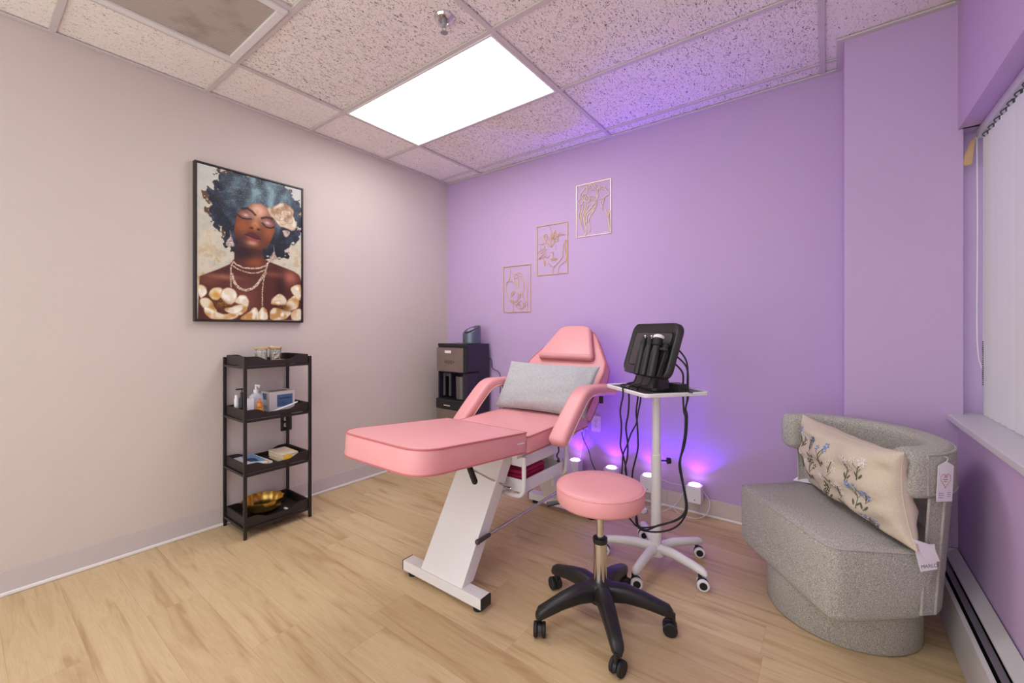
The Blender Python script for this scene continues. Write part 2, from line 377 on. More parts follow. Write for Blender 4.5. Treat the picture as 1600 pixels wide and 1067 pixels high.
BK = json.loads('''{"art1":[[[0.676,1.703],[0.676,1.322],[0.956,1.317],[0.956,1.701],[0.676,1.703]],[[0.74,1.695],[0.751,1.672],[0.748,1.635],[0.737,1.595],[0.711,1.565],[0.702,1.528],[0.708,1.486],[0.725,1.449],[0.748,1.425],[0.777,1.387],[0.777,1.324]],[[0.751,1.672],[0.771,1.656],[0.786,1.628],[0.788,1.578],[0.805,1.54],[0.839,1.502],[0.861,1.465]],[[0.72,1.575],[0.766,1.577],[0.8,1.559]],[[0.728,1.584],[0.743,1.599]],[[0.8,1.627],[0.822,1.641],[0.855,1.64],[0.878,1.625],[0.894,1.597],[0.91,1.569],[0.916,1.524],[0.924,1.479],[0.924,1.318]],[[0.805,1.633],[0.828,1.633],[0.85,1.618],[0.867,1.608]],[[0.794,1.604],[0.822,1.602],[0.831,1.62]],[[0.833,1.592],[0.836,1.552],[0.831,1.512]],[[0.805,1.576],[0.817,1.544],[0.828,1.521]],[[0.883,1.58],[0.891,1.535],[0.883,1.486],[0.883,1.441],[0.891,1.419]],[[0.853,1.587],[0.867,1.572],[0.878,1.571]],[[0.864,1.478],[0.864,1.456],[0.844,1.43],[0.831,1.408]],[[0.839,1.502],[0.855,1.474],[0.839,1.444]],[[0.828,1.476],[0.831,1.439],[0.822,1.413]],[[0.754,1.447],[0.757,1.47],[0.78,1.492],[0.797,1.486],[0.786,1.464],[0.76,1.447]],[[0.766,1.463],[0.786,1.476]],[[0.748,1.423],[0.771,1.424],[0.774,1.401],[0.748,1.402],[0.751,1.42]],[[0.771,1.383],[0.822,1.408]],[[0.777,1.396],[0.794,1.407]],[[0.822,1.381],[0.844,1.398],[0.861,1.407],[0.878,1.393],[0.883,1.37],[0.872,1.348],[0.85,1.344],[0.822,1.359],[0.805,1.368],[0.831,1.394]],[[0.828,1.372],[0.855,1.38]],[[0.839,1.358],[0.861,1.366]],[[0.822,1.377],[0.839,1.394]],[[0.883,1.383],[0.905,1.391],[0.921,1.4]],[[0.894,1.37],[0.91,1.376],[0.924,1.373]],[[0.861,1.344],[0.888,1.352],[0.902,1.369]]],"art2":[[[1.023,1.997],[1.02,1.609],[1.3,1.605],[1.3,1.99],[1.023,1.997]],[[1.137,1.985],[1.153,1.946],[1.156,1.901],[1.151,1.86],[1.156,1.823]],[[1.156,1.896],[1.169,1.908],[1.156,1.932]],[[1.158,1.877],[1.185,1.91],[1.19,1.95],[1.177,1.916],[1.158,1.877]],[[1.169,1.876],[1.201,1.895],[1.195,1.922],[1.172,1.898]],[[1.169,1.863],[1.195,1.873],[1.221,1.896],[1.195,1.891],[1.169,1.863]],[[1.206,1.907],[1.237,1.926]],[[1.211,1.902],[1.247,1.902],[1.273,1.903],[1.247,1.909],[1.216,1.906]],[[1.19,1.864],[1.216,1.857],[1.211,1.884]],[[1.151,1.847],[1.127,1.882],[1.132,1.904],[1.148,1.87]],[[1.132,1.844],[1.105,1.875],[1.083,1.91],[1.105,1.93],[1.118,1.901],[1.105,1.875]],[[1.1,1.922],[1.097,1.899]],[[1.089,1.854],[1.11,1.865]],[[1.039,1.858],[1.072,1.849],[1.083,1.864],[1.05,1.914]],[[1.158,1.823],[1.127,1.841],[1.11,1.861]],[[1.158,1.823],[1.137,1.83],[1.169,1.831]],[[1.158,1.823],[1.18,1.848],[1.19,1.864]],[[1.05,1.831],[1.053,1.808]],[[1.089,1.813],[1.094,1.835]],[[1.026,1.788],[1.05,1.799],[1.083,1.814],[1.11,1.806],[1.089,1.795],[1.05,1.78]],[[1.034,1.74],[1.061,1.756],[1.105,1.788]],[[1.034,1.738],[1.072,1.741],[1.105,1.756],[1.067,1.755],[1.034,1.738]],[[1.083,1.722],[1.089,1.675],[1.102,1.706],[1.081,1.726]],[[1.089,1.693],[1.094,1.711]],[[1.11,1.719],[1.127,1.695],[1.158,1.671],[1.185,1.669],[1.211,1.687],[1.237,1.711],[1.257,1.736],[1.26,1.775],[1.265,1.819],[1.278,1.853],[1.283,1.862]],[[1.283,1.862],[1.278,1.818],[1.28,1.778],[1.288,1.737],[1.285,1.699]],[[1.293,1.851],[1.293,1.719]],[[1.29,1.697],[1.268,1.69],[1.232,1.667],[1.219,1.645],[1.214,1.614]],[[1.185,1.669],[1.169,1.641],[1.164,1.605]],[[1.143,1.784],[1.158,1.778],[1.169,1.781]],[[1.169,1.781],[1.172,1.754],[1.166,1.741]],[[1.145,1.722],[1.169,1.731],[1.206,1.725],[1.18,1.71],[1.145,1.722]],[[1.148,1.722],[1.206,1.724]],[[1.193,1.81],[1.198,1.8]],[[1.195,1.828],[1.198,1.818]],[[1.105,1.738],[1.137,1.753],[1.121,1.777]]],"art3":[[[1.383,2.252],[1.378,1.868],[1.651,1.864],[1.654,2.246],[1.383,2.252]],[[1.494,2.246],[1.46,2.231],[1.428,2.209],[1.412,2.184],[1.407,2.154]],[[1.494,2.246],[1.486,2.226],[1.491,2.201],[1.501,2.197]],[[1.496,2.245],[1.517,2.22],[1.542,2.187],[1.545,2.158],[1.542,2.121],[1.537,2.076],[1.512,2.033],[1.486,2.0],[1.481,1.963],[1.494,1.919],[1.478,1.888]],[[1.522,2.235],[1.552,2.229],[1.567,2.209],[1.552,2.194],[1.555,2.156],[1.545,2.13]],[[1.522,2.235],[1.55,2.199]],[[1.491,2.199],[1.517,2.199],[1.537,2.197]],[[1.457,2.22],[1.47,2.224],[1.468,2.197]],[[1.47,2.187],[1.463,2.198],[1.476,2.223]],[[1.567,2.205],[1.587,2.208],[1.607,2.204],[1.612,2.189],[1.622,2.171],[1.639,2.154],[1.634,2.141],[1.612,2.131],[1.6,2.12],[1.597,2.093],[1.587,2.076],[1.59,2.039]],[[1.612,2.189],[1.605,2.186],[1.577,2.193],[1.562,2.206]],[[1.555,2.124],[1.577,2.122],[1.6,2.124]],[[1.58,2.103],[1.58,2.082]],[[1.59,2.062],[1.607,2.047],[1.622,2.019],[1.632,1.967],[1.641,1.906],[1.646,1.865]],[[1.624,2.014],[1.637,1.994],[1.646,2.02],[1.632,2.022],[1.639,2.003]],[[1.637,1.994],[1.644,1.92],[1.649,1.873]],[[1.388,2.138],[1.407,2.151],[1.428,2.152],[1.434,2.132],[1.423,2.112],[1.402,2.111],[1.388,2.138]],[[1.423,2.167],[1.439,2.178],[1.46,2.179],[1.476,2.162],[1.486,2.141],[1.476,2.12],[1.457,2.118],[1.439,2.136],[1.423,2.167]],[[1.439,2.169],[1.457,2.128]],[[1.452,2.176],[1.47,2.135]],[[1.434,2.141],[1.465,2.117]],[[1.486,2.153],[1.507,2.154],[1.522,2.144],[1.542,2.145]],[[1.486,2.144],[1.517,2.133]],[[1.47,2.116],[1.486,2.122],[1.512,2.127],[1.532,2.114],[1.522,2.092],[1.501,2.082]],[[1.47,2.109],[1.481,2.095],[1.465,2.088]],[[1.407,2.108],[1.407,2.07],[1.399,2.038],[1.399,2.004]],[[1.434,2.103],[1.428,2.066],[1.412,2.031],[1.41,1.983],[1.423,1.934],[1.449,1.878]],[[1.457,2.104],[1.447,2.063],[1.423,2.019],[1.423,1.972],[1.431,1.942]],[[1.47,2.087],[1.457,2.052],[1.439,2.017],[1.442,1.969],[1.457,1.929],[1.46,1.89],[1.449,1.873]],[[1.512,2.075],[1.481,2.057],[1.455,2.029],[1.447,1.997],[1.449,1.958]],[[1.532,2.081],[1.507,2.053],[1.47,2.021],[1.457,1.976],[1.468,1.96]],[[1.519,2.051],[1.496,2.031]],[[1.457,1.933],[1.481,1.897]],[[1.465,1.984],[1.455,1.967]]],"hoseA":[[2.102,-0.885,0.848],[2.089,-0.888,0.775],[2.094,-0.887,0.713],[2.093,-0.887,0.662],[2.09,-0.888,0.604],[2.102,-0.885,0.558],[2.115,-0.881,0.495],[2.121,-0.879,0.393],[2.121,-0.879,0.281],[2.142,-0.873,0.245],[2.169,-0.865,0.222],[2.221,-0.85,0.228],[2.289,-0.831,0.257],[2.348,-0.814,0.295],[2.373,-0.806,0.344],[2.363,-0.809,0.436],[2.346,-0.814,0.535],[2.358,-0.811,0.613],[2.369,-0.808,0.687],[2.371,-0.807,0.766],[2.365,-0.809,0.789],[2.361,-0.81,0.873]],"hoseB":[[2.129,-0.877,0.828],[2.125,-0.878,0.76],[2.115,-0.881,0.693],[2.123,-0.878,0.613],[2.121,-0.879,0.548],[2.112,-0.882,0.489],[2.135,-0.875,0.395],[2.161,-0.868,0.305],[2.161,-0.868,0.242],[2.183,-0.861,0.21],[2.248,-0.843,0.211],[2.309,-0.825,0.233],[2.353,-0.812,0.274],[2.378,-0.805,0.339],[2.369,-0.808,0.421],[2.353,-0.812,0.485],[2.346,-0.814,0.551],[2.366,-0.808,0.626],[2.376,-0.806,0.699],[2.378,-0.805,0.772],[2.372,-0.807,0.805],[2.382,-0.804,0.853]],"hoseC":[[2.168,-0.865,0.84],[2.161,-0.868,0.774],[2.165,-0.866,0.719],[2.169,-0.865,0.64],[2.166,-0.866,0.582],[2.144,-0.872,0.476],[2.146,-0.872,0.381],[2.155,-0.869,0.301],[2.164,-0.867,0.265],[2.171,-0.864,0.226],[2.206,-0.855,0.213],[2.258,-0.84,0.244],[2.334,-0.818,0.28],[2.369,-0.808,0.318],[2.376,-0.806,0.361],[2.361,-0.81,0.464],[2.35,-0.813,0.547],[2.358,-0.811,0.604],[2.371,-0.807,0.654],[2.376,-0.806,0.716],[2.378,-0.805,0.754],[2.368,-0.808,0.783],[2.379,-0.805,0.843]],"hoseD":[[2.181,-0.862,0.843],[2.168,-0.865,0.763],[2.161,-0.868,0.716],[2.138,-0.874,0.667],[2.121,-0.879,0.613],[2.103,-0.884,0.565],[2.099,-0.885,0.518]],"paint":{"hair":[[0.2,0.014],[0.172,0.042],[0.157,0.082],[0.138,0.102],[0.144,0.132],[0.117,0.153],[0.084,0.191],[0.088,0.222],[0.12,0.228],[0.11,0.266],[0.091,0.291],[0.11,0.309],[0.13,0.338],[0.138,0.369],[0.179,0.391],[0.2,0.42],[0.227,0.443],[0.234,0.47],[0.248,0.496],[0.32,0.521],[0.432,0.518],[0.599,0.566],[0.653,0.539],[0.769,0.545],[0.843,0.521],[0.843,0.476],[0.925,0.428],[0.885,0.42],[0.995,0.388],[0.995,0.113],[0.92,0.094],[0.885,0.038],[0.797,0.0],[0.469,-0.013],[0.284,-0.009]],"face":[[0.424,0.228],[0.485,0.184],[0.571,0.17],[0.644,0.193],[0.679,0.235],[0.711,0.29],[0.716,0.344],[0.679,0.412],[0.644,0.469],[0.622,0.482],[0.554,0.501],[0.474,0.499],[0.424,0.499],[0.364,0.482],[0.328,0.449],[0.313,0.389],[0.328,0.332],[0.338,0.286],[0.364,0.248]],"body":[[0.321,0.482],[0.318,0.585],[0.3,0.608],[0.274,0.628],[0.183,0.665],[0.021,0.724],[0.003,1.005],[1.003,0.996],[1.003,0.699],[0.977,0.654],[0.917,0.629],[0.794,0.605],[0.653,0.578],[0.599,0.56],[0.58,0.519],[0.614,0.472],[0.432,0.486]],"browL":[[0.386,0.234],[0.438,0.225],[0.485,0.241],[0.513,0.26]],"browR":[[0.58,0.274],[0.628,0.26],[0.687,0.264]],"lidL":[[0.349,0.284],[0.393,0.3],[0.438,0.299],[0.477,0.293]],"lidR":[[0.584,0.307],[0.62,0.332],[0.669,0.334],[0.703,0.321]],"lipU":[[0.416,0.409],[0.455,0.387],[0.494,0.383],[0.516,0.392],[0.547,0.405],[0.568,0.426],[0.516,0.426],[0.463,0.416]],"lipL":[[0.424,0.415],[0.463,0.418],[0.516,0.429],[0.563,0.429],[0.541,0.45],[0.494,0.452],[0.446,0.44]],"earL":[[0.276,0.399],[0.281,0.438],[0.248,0.474],[0.24,0.502],[0.276,0.509],[0.32,0.499],[0.305,0.462],[0.291,0.435]],"earR":[[0.698,0.452],[0.703,0.496],[0.659,0.549],[0.69,0.563],[0.729,0.548],[0.709,0.5]],"neck1":[[0.304,0.603],[0.334,0.623],[0.404,0.641],[0.474,0.64],[0.554,0.631],[0.614,0.611],[0.653,0.578]],"neck2":[[0.3,0.633],[0.347,0.653],[0.411,0.666],[0.474,0.673],[0.539,0.665],[0.599,0.644],[0.63,0.623]],"neck3":[[0.294,0.69],[0.321,0.751],[0.362,0.784],[0.424,0.796],[0.489,0.778],[0.524,0.757],[0.576,0.702],[0.614,0.662]],"chainL":[[0.307,0.607],[0.287,0.64],[0.284,0.701],[0.287,0.778]],"chainR":[[0.644,0.583],[0.614,0.656],[0.591,0.734],[0.584,0.805],[0.584,0.897]],"rose":[[0.636,0.195],[0.695,0.179],[0.771,0.137],[0.841,0.138],[0.912,0.17],[0.912,0.213],[0.948,0.27],[0.912,0.318],[0.823,0.311],[0.763,0.307],[0.711,0.266],[0.661,0.237]],"bud":[[0.797,0.333],[0.867,0.336],[0.849,0.375],[0.815,0.373]],"f1":[[[0.003,0.788],[0.052,0.786],[0.08,0.818],[0.063,0.848],[0.021,0.864]],[[0.094,0.833],[0.12,0.802],[0.17,0.789],[0.208,0.802],[0.196,0.848],[0.151,0.87],[0.114,0.857]],[[0.2,0.827],[0.227,0.796],[0.287,0.782],[0.334,0.812],[0.338,0.852],[0.307,0.889],[0.255,0.896],[0.208,0.862]],[[0.021,0.874],[0.07,0.863],[0.12,0.881],[0.144,0.915],[0.164,0.949],[0.101,0.95],[0.041,0.918]],[[0.058,0.917],[0.138,0.94],[0.227,0.963],[0.321,0.945],[0.362,0.966],[0.294,0.998],[0.131,0.999],[0.07,0.961]],[[0.321,0.879],[0.362,0.836],[0.424,0.838],[0.45,0.874],[0.432,0.933],[0.375,0.965],[0.334,0.945],[0.39,0.903]],[[0.227,0.932],[0.307,0.91],[0.396,0.897],[0.375,0.944],[0.294,0.962]]],"f2":[[[0.675,0.877],[0.706,0.827],[0.769,0.807],[0.826,0.834],[0.834,0.879],[0.769,0.886]],[[0.834,0.902],[0.851,0.856],[0.917,0.813],[0.972,0.851],[0.951,0.904],[0.867,0.923]],[[0.883,0.763],[0.925,0.737],[0.994,0.729],[0.994,0.839],[0.925,0.818]],[[0.683,0.916],[0.794,0.919],[0.891,0.94],[0.81,0.992],[0.667,0.993]],[[0.891,0.934],[0.994,0.909],[0.994,0.99],[0.901,0.991]],[[0.539,0.957],[0.584,0.903],[0.63,0.94],[0.636,0.993],[0.554,0.995]],[[0.39,0.98],[0.459,0.943],[0.524,0.915],[0.547,0.995],[0.396,0.997]]],"fc1":[0.203,0.898],"fc2":[0.826,0.907],"fc3":[0.157,0.835],"pts":{"nose":[0.516,0.334],"nostrilL":[0.477,0.357],"nostrilR":[0.547,0.359],"foreh":[0.555,0.224],"cheekL":[0.393,0.35],"cheekR":[0.653,0.363],"chin":[0.485,0.461],"lidcL":[0.424,0.274],"lidcR":[0.636,0.3],"browc":[0.532,0.234],"jaw":[0.364,0.472]},"bpts":{"neckhi":[0.503,0.585],"neckdk":[0.39,0.537],"shR":[0.875,0.678],"armdk":[0.769,0.746],"collL":[0.214,0.716],"collR":[0.69,0.667],"chest":[0.417,0.849],"shL":[0.101,0.753]}}}''')
# ================================================================== ROOM
XR, YB, YF = 3.339, 0., -4.0          # right wall, back wall, end behind the viewpoint left open so world light fills in
Z0, Z1 = .785, 2.014                  # window sill / soffit heights
def bx(x0, x1, y0, y1, z0, z1, bev=0): return B().box(((x0+x1)/2, (y0+y1)/2, (z0+z1)/2), (x1-x0, y1-y0, z1-z0), bev)
struct('floor', bx(-.1, 3.7, YF-.1, .1, -.08, 0), 'floor', smooth=False)
struct('ceiling', bx(-.1, 3.7, YF-.1, .1, H+.012, H+.1), 'tile', smooth=False)
struct('wall_left', bx(-.1, 0, YF-.1, .1, -.08, H+.1), 'wall_cream', smooth=False)
struct('wall_back', bx(0, 3.7, 0, .1, -.08, H+.1), 'wall_lilac', smooth=False)
struct('wall_corner', bx(2.961, 3.356, -.285, 0, 0, H+.1, .004), 'wall_lilac')
wr = bx(XR, 3.6, YF, -.284, 0, Z0); wr.merge(bx(XR, 3.6, YF, -.284, Z1, H+.1)); wr.merge(bx(XR, 3.6, YF, -2.75, Z0, Z1)); wr.merge(bx(3.35, 3.6, -.2, 0, Z0-.02, Z1+.02))
wr.merge(bx(3.35, 3.6, -.3, 0, 0, Z0)); wr.merge(bx(3.35, 3.6, -.3, 0, Z1, H+.1))
struct('wall_right', wr, 'wall_lilac', smooth=False)
# window behind the blinds
wf = B()
for y0, y1 in ((-.26, -.2), (-1.5, -1.44), (-2.75, -2.69)): wf.box((3.53, (y0+y1)/2, (Z0+Z1)/2), (.06, y1-y0, Z1-Z0), .004)
for z0, z1 in ((Z0, Z0+.06), (Z1-.06, Z1)): wf.box((3.53, -1.475, (z0+z1)/2), (.058, 2.55, z1-z0), .004)
win = struct('window_1', wf, 'winframe')
obj('pane', bx(3.535, 3.541, -2.7, -.25, Z0+.05, Z1-.05), 'glass', win, smooth=False)
struct('trim_5', B().prism([(3.304, -2.75), (3.5, -2.75), (3.5, -.2), (3.357, -.2), (3.357, -.286), (3.304, -.286)], Z0, Z0+.026, .004), 'sill')
# vinyl base with its white shoe strip
struct('baseboard_left', bx(0, .007, YF, 0, 0, .108, .002), 'base_grey')
struct('trim_1', bx(.007, .02, YF, -.02, 0, .018, .006), 'trim_white')
bb = bx(.007, 2.05, -.007, 0, 0, .108, .002); bb.merge(bx(2.0505, 2.25, -.007, 0, 0, .108, .0015)); bb.merge(bx(2.2505, 2.961, -.007, 0, 0, .108, .0015))
struct('baseboard_back', bb, 'base_light')
struct('trim_2', bx(.02, 2.96, -.02, -.007, 0, .016, .006), 'trim_white')
struct('baseboard_corner', bx(2.954, 2.961, -.285, -.007, 0, .108, .002).merge(bx(2.954, 3.25, -.292, -.285, 0, .108, .002)), 'base_light')
# ceiling wall angle + T grid
wa = B(); w = .026
def ang(x0, x1, y0, y1): wa.box(((x0+x1)/2, (y0+y1)/2, H+.004), (x1-x0, y1-y0, .008))
ang(0, w, YF, 0); ang(w, 2.961, -w, 0); ang(2.961-w, 2.961, -.285-w, -w); ang(2.961, XR, -.285-w, -.285); ang(XR-.012, XR, YF, -.311)
struct('trim_3', wa, 'tbar', smooth=False)
GX = [.4377, 1.657, 2.876]; GY = [-.126-.6096*k for k in range(7)]
tb = B()
for x in GX: tb.box((x, YF/2, H+.0055), (.024, -YF-.05, .007))
for y in GY:
    if y == GY[0]: tb.box((1.48, y, H+.0065), (2.92, .02, .006))
    else: tb.box((XR/2, y, H+.0062), (XR-.03, .024, .0066))
tb.box((1.0473, GY[3]-.3048, H+.0058), (.024, .6, .0066))
struct('trim_4', tb, 'tbar', smooth=False)

# ------------------------------------------------------------------ ceiling fittings
def light_panel(x0, y0, label, dm='diffuser'):
    t = thing('ceiling_light', label, 'ceiling light', (x0+.6096, y0-.3048, H), group=None)
    f = B(); cx, cy = x0+.6096, y0-.3048
    for s in (-1, 1): f.box((cx, cy+s*.289, H+.004), (1.196, .012, .012)); f.box((cx+s*.592, cy, H+.004), (.012, .566, .012))
    obj('frame', f, 'frame_white', t, smooth=False)
    obj('diffuser', bx(x0+.0235, x0+1.1957, y0-.583, y0-.0266, H+.002, H+.009), dm, t, smooth=False)
light_panel(GX[0], GY[1], 'bright white rectangular light panel set in the ceiling above the pink bed')
light_panel(GX[1], GY[4], 'added unseen white fill light panel in the ceiling, over the camera end of the room', 'diffuser_fill')  # unseen panel, added to fill the room with light from the camera end
t = thing('ceiling_vent', 'square perforated return air grille in the ceiling over the cream wall', 'vent', (GX[0]+.305, GY[3]-.305, H))
f = B(); vx0, vx1, vy0, vy1 = GX[0]+.014, 1.0473-.014, GY[4]+.014, GY[3]-.014
for x in (vx0+.017, vx1-.017): f.box((x, (vy0+vy1)/2, H+.001), (.034, vy1-vy0, .016), .003)
for y in (vy0+.017, vy1-.017): f.box(((vx0+vx1)/2, y, H+.001), (vx1-vx0-.068, .034, .0158), .003)
obj('frame', f, 'frame_white', t)
obj('perforated_panel', bx(vx0+.034, vx1-.034, vy0+.034, vy1-.034, H+.004, H+.009), 'perf', t, smooth=False)
sx, sy = 1.535, -1.53
t = thing('fire_sprinkler', 'small chrome fire sprinkler hanging from a ceiling tile in front of the light panel', 'sprinkler', (sx, sy, H+.012))
obj('escutcheon', B().lathe([(.046, .012), (.046, .006), (.040, -.002), (.026, -.006), (.022, -.001)], (sx, sy, H), 28), 'chrome', t)
obj('body', B().lathe([(.012, .01), (.012, -.02), (.009, -.024), (.009, -.03), (.005, -.033)], (sx, sy, H), 16), 'greyplastic', t)
d = B().lathe([(.003, -.058), (.016, -.058), (.016, -.0565), (.003, -.0555)], (sx, sy, H), 14)
for s in (-1, 1): d.tube([(sx+s*.009, sy, H-.024), (sx+s*.013, sy, H-.036), (sx+s*.009, sy, H-.05), (sx+s*.002, sy, H-.057)], .002, 6)
obj('deflector', d, 'chrome', t)

# ------------------------------------------------------------------ baseboard heater along the right wall
t = thing('baseboard_heater', 'grey baseboard heater running along the floor under the window', 'heater', (3.30, -1.6, 0))
HY0, HY1 = -3.2, -.30
hb = bx(XR-.012, XR-.002, HY0, HY1, 0, .24)                      # back plate
hb.prism([(0, 0), (.036, -.024), (.036, -.031), (0, -.008)], 0, HY1-HY0, mx=M.Translation((XR-.006, HY0, .247)) @ M(((-1, 0, 0, 0), (0, 0, 1, 0), (0, 1, 0, 0), (0, 0, 0, 1))))
obj('housing', hb, 'alu', t, smooth=False)
fp = bx(3.258, 3.266, HY0, HY1, .022, .188, .002); fp.prism([(0, 0), (.012, .004), (.012, .0), (0, -.006)], 0, HY1-HY0, mx=M.Translation((3.258, HY0, .19)) @ M(((1, 0, 0, 0), (0, 0, 1, 0), (0, 1, 0, 0), (0, 0, 0, 1))))
fp.merge(bx(3.264, 3.27, HY0, HY1, 0, .03))
obj('front_panel', fp, 'alu', t)
obj('damper', bx(3.276, 3.295, HY0, HY1, .204, .208, .001).merge(bx(3.293, 3.295, HY0, HY1, .165, .206)), 'fin', t)
obj('inner_core', bx(3.268, XR-.013, HY0+.01, HY1-.01, .04, .15), 'darkgap', t, smooth=False)
obj('end_cap', bx(3.2585, XR-.0025, HY1-.002, HY1+.008, 0, .243, .002), 'alu', t)

# ------------------------------------------------------------------ vertical blinds
t = thing('vertical_blinds', 'closed white vertical blinds hanging in the window recess', 'blinds', (3.42, -1.5, Z1))
obj('head_rail', bx(3.40, 3.445, -2.72, -.235, Z1-.038, Z1-.001, .004), 'railgrey', t)
random.seed(3)
nv = 33
for k in range(nv):
    y = -.325-.0725*k
    b = B(); zt, zb = Z1-.05, Z0+.03
    pts = [(-.045+.09*i/6, .004*math.sin(PI*i/6)) for i in range(7)]
    poly = pts+[(x, yy-.0012) for x, yy in pts[::-1]]
    b.prism(poly, zb, zt, mx=M.Translation((3.423, y, 0)) @ M.Rotation(R(90+14+random.uniform(-3, 3)), 4, 'Z'))
    v = obj('vane', b, 'blind', t)
    if k < 20:
        c = B().box((3.423, y, Z1-.044), (.016, .012, .016), .002); c.tube([(3.415, y, Z1-.04), (3.404, y+.008, Z1-.047), (3.41, y+.01, Z1-.058)], .0025, 6)
        obj('carrier_clip', c, 'darkpanel', t)
pl = B().lathe([(.003, .0), (.0065, -.004), (.0075, -.03), (.0125, -.075), (.015, -.094), (.0125, -.106), (.004, -.111)], seg=20, mx=M.Translation((3.388, -.262, Z1-.048)) @ M.Rotation(R(-8), 4, 'X') @ M.Rotation(R(14), 4, 'Y') @ M.Diagonal((1.25, .55, 1, 1)))
pl.tube([(3.395, -.262, Z1-.036), (3.388, -.262, Z1-.052)], .0025, 6, smooth=0)
obj('wooden_pull', pl, 'wood', t)
obj('pull_cord', B().tube([(3.40, -.25, Z1-.036), (3.402, -.248, 1.6), (3.400, -.250, 1.2), (3.403, -.25, 1.08), (3.408, -.256, 1.03), (3.416, -.264, 1.06), (3.417, -.266, 1.6), (3.417, -.268, Z1-.036)], .0022, 6), 'cordwhite', t)
ch = B()
for k in range(22): ch.sphere((3.414+.0005*math.sin(k), -.272, .94+.0085*k), .0034, 6)
obj('bead_chain', ch, 'darkpanel', t)

# ------------------------------------------------------------------ wall outlets
def outlet(name, loc, label, axis, plate, sock, slots):
    t = thing(name, label, 'outlet', loc)
    mx = M.Translation(loc) @ (M.Rotation(R(90), 4, 'X') if axis == 'Y' else M.Rotation(R(90), 4, 'Z') @ M.Rotation(R(90), 4, 'X'))
    obj('plate', B().prism(rrect(.072, .117, .006), 0, .005, .0015, mx=mx), plate, t)
    s = B(); k = B()
    for dy in slots:
        s.prism(rrect(.032, .028, .009), .004, .0075, .001, mx=mx @ M.Translation((0, dy, 0)))
        for dx in (-.006, .006): k.box((dx, dy+.002, .0076), (.0022, .008, .0008), mx=mx)
        k.box((0, dy-.008, .0076), (.004, .004, .0008), mx=mx)
    obj('socket', s, sock, t); obj('slots', k, 'darkgap', t)
    return t, mx
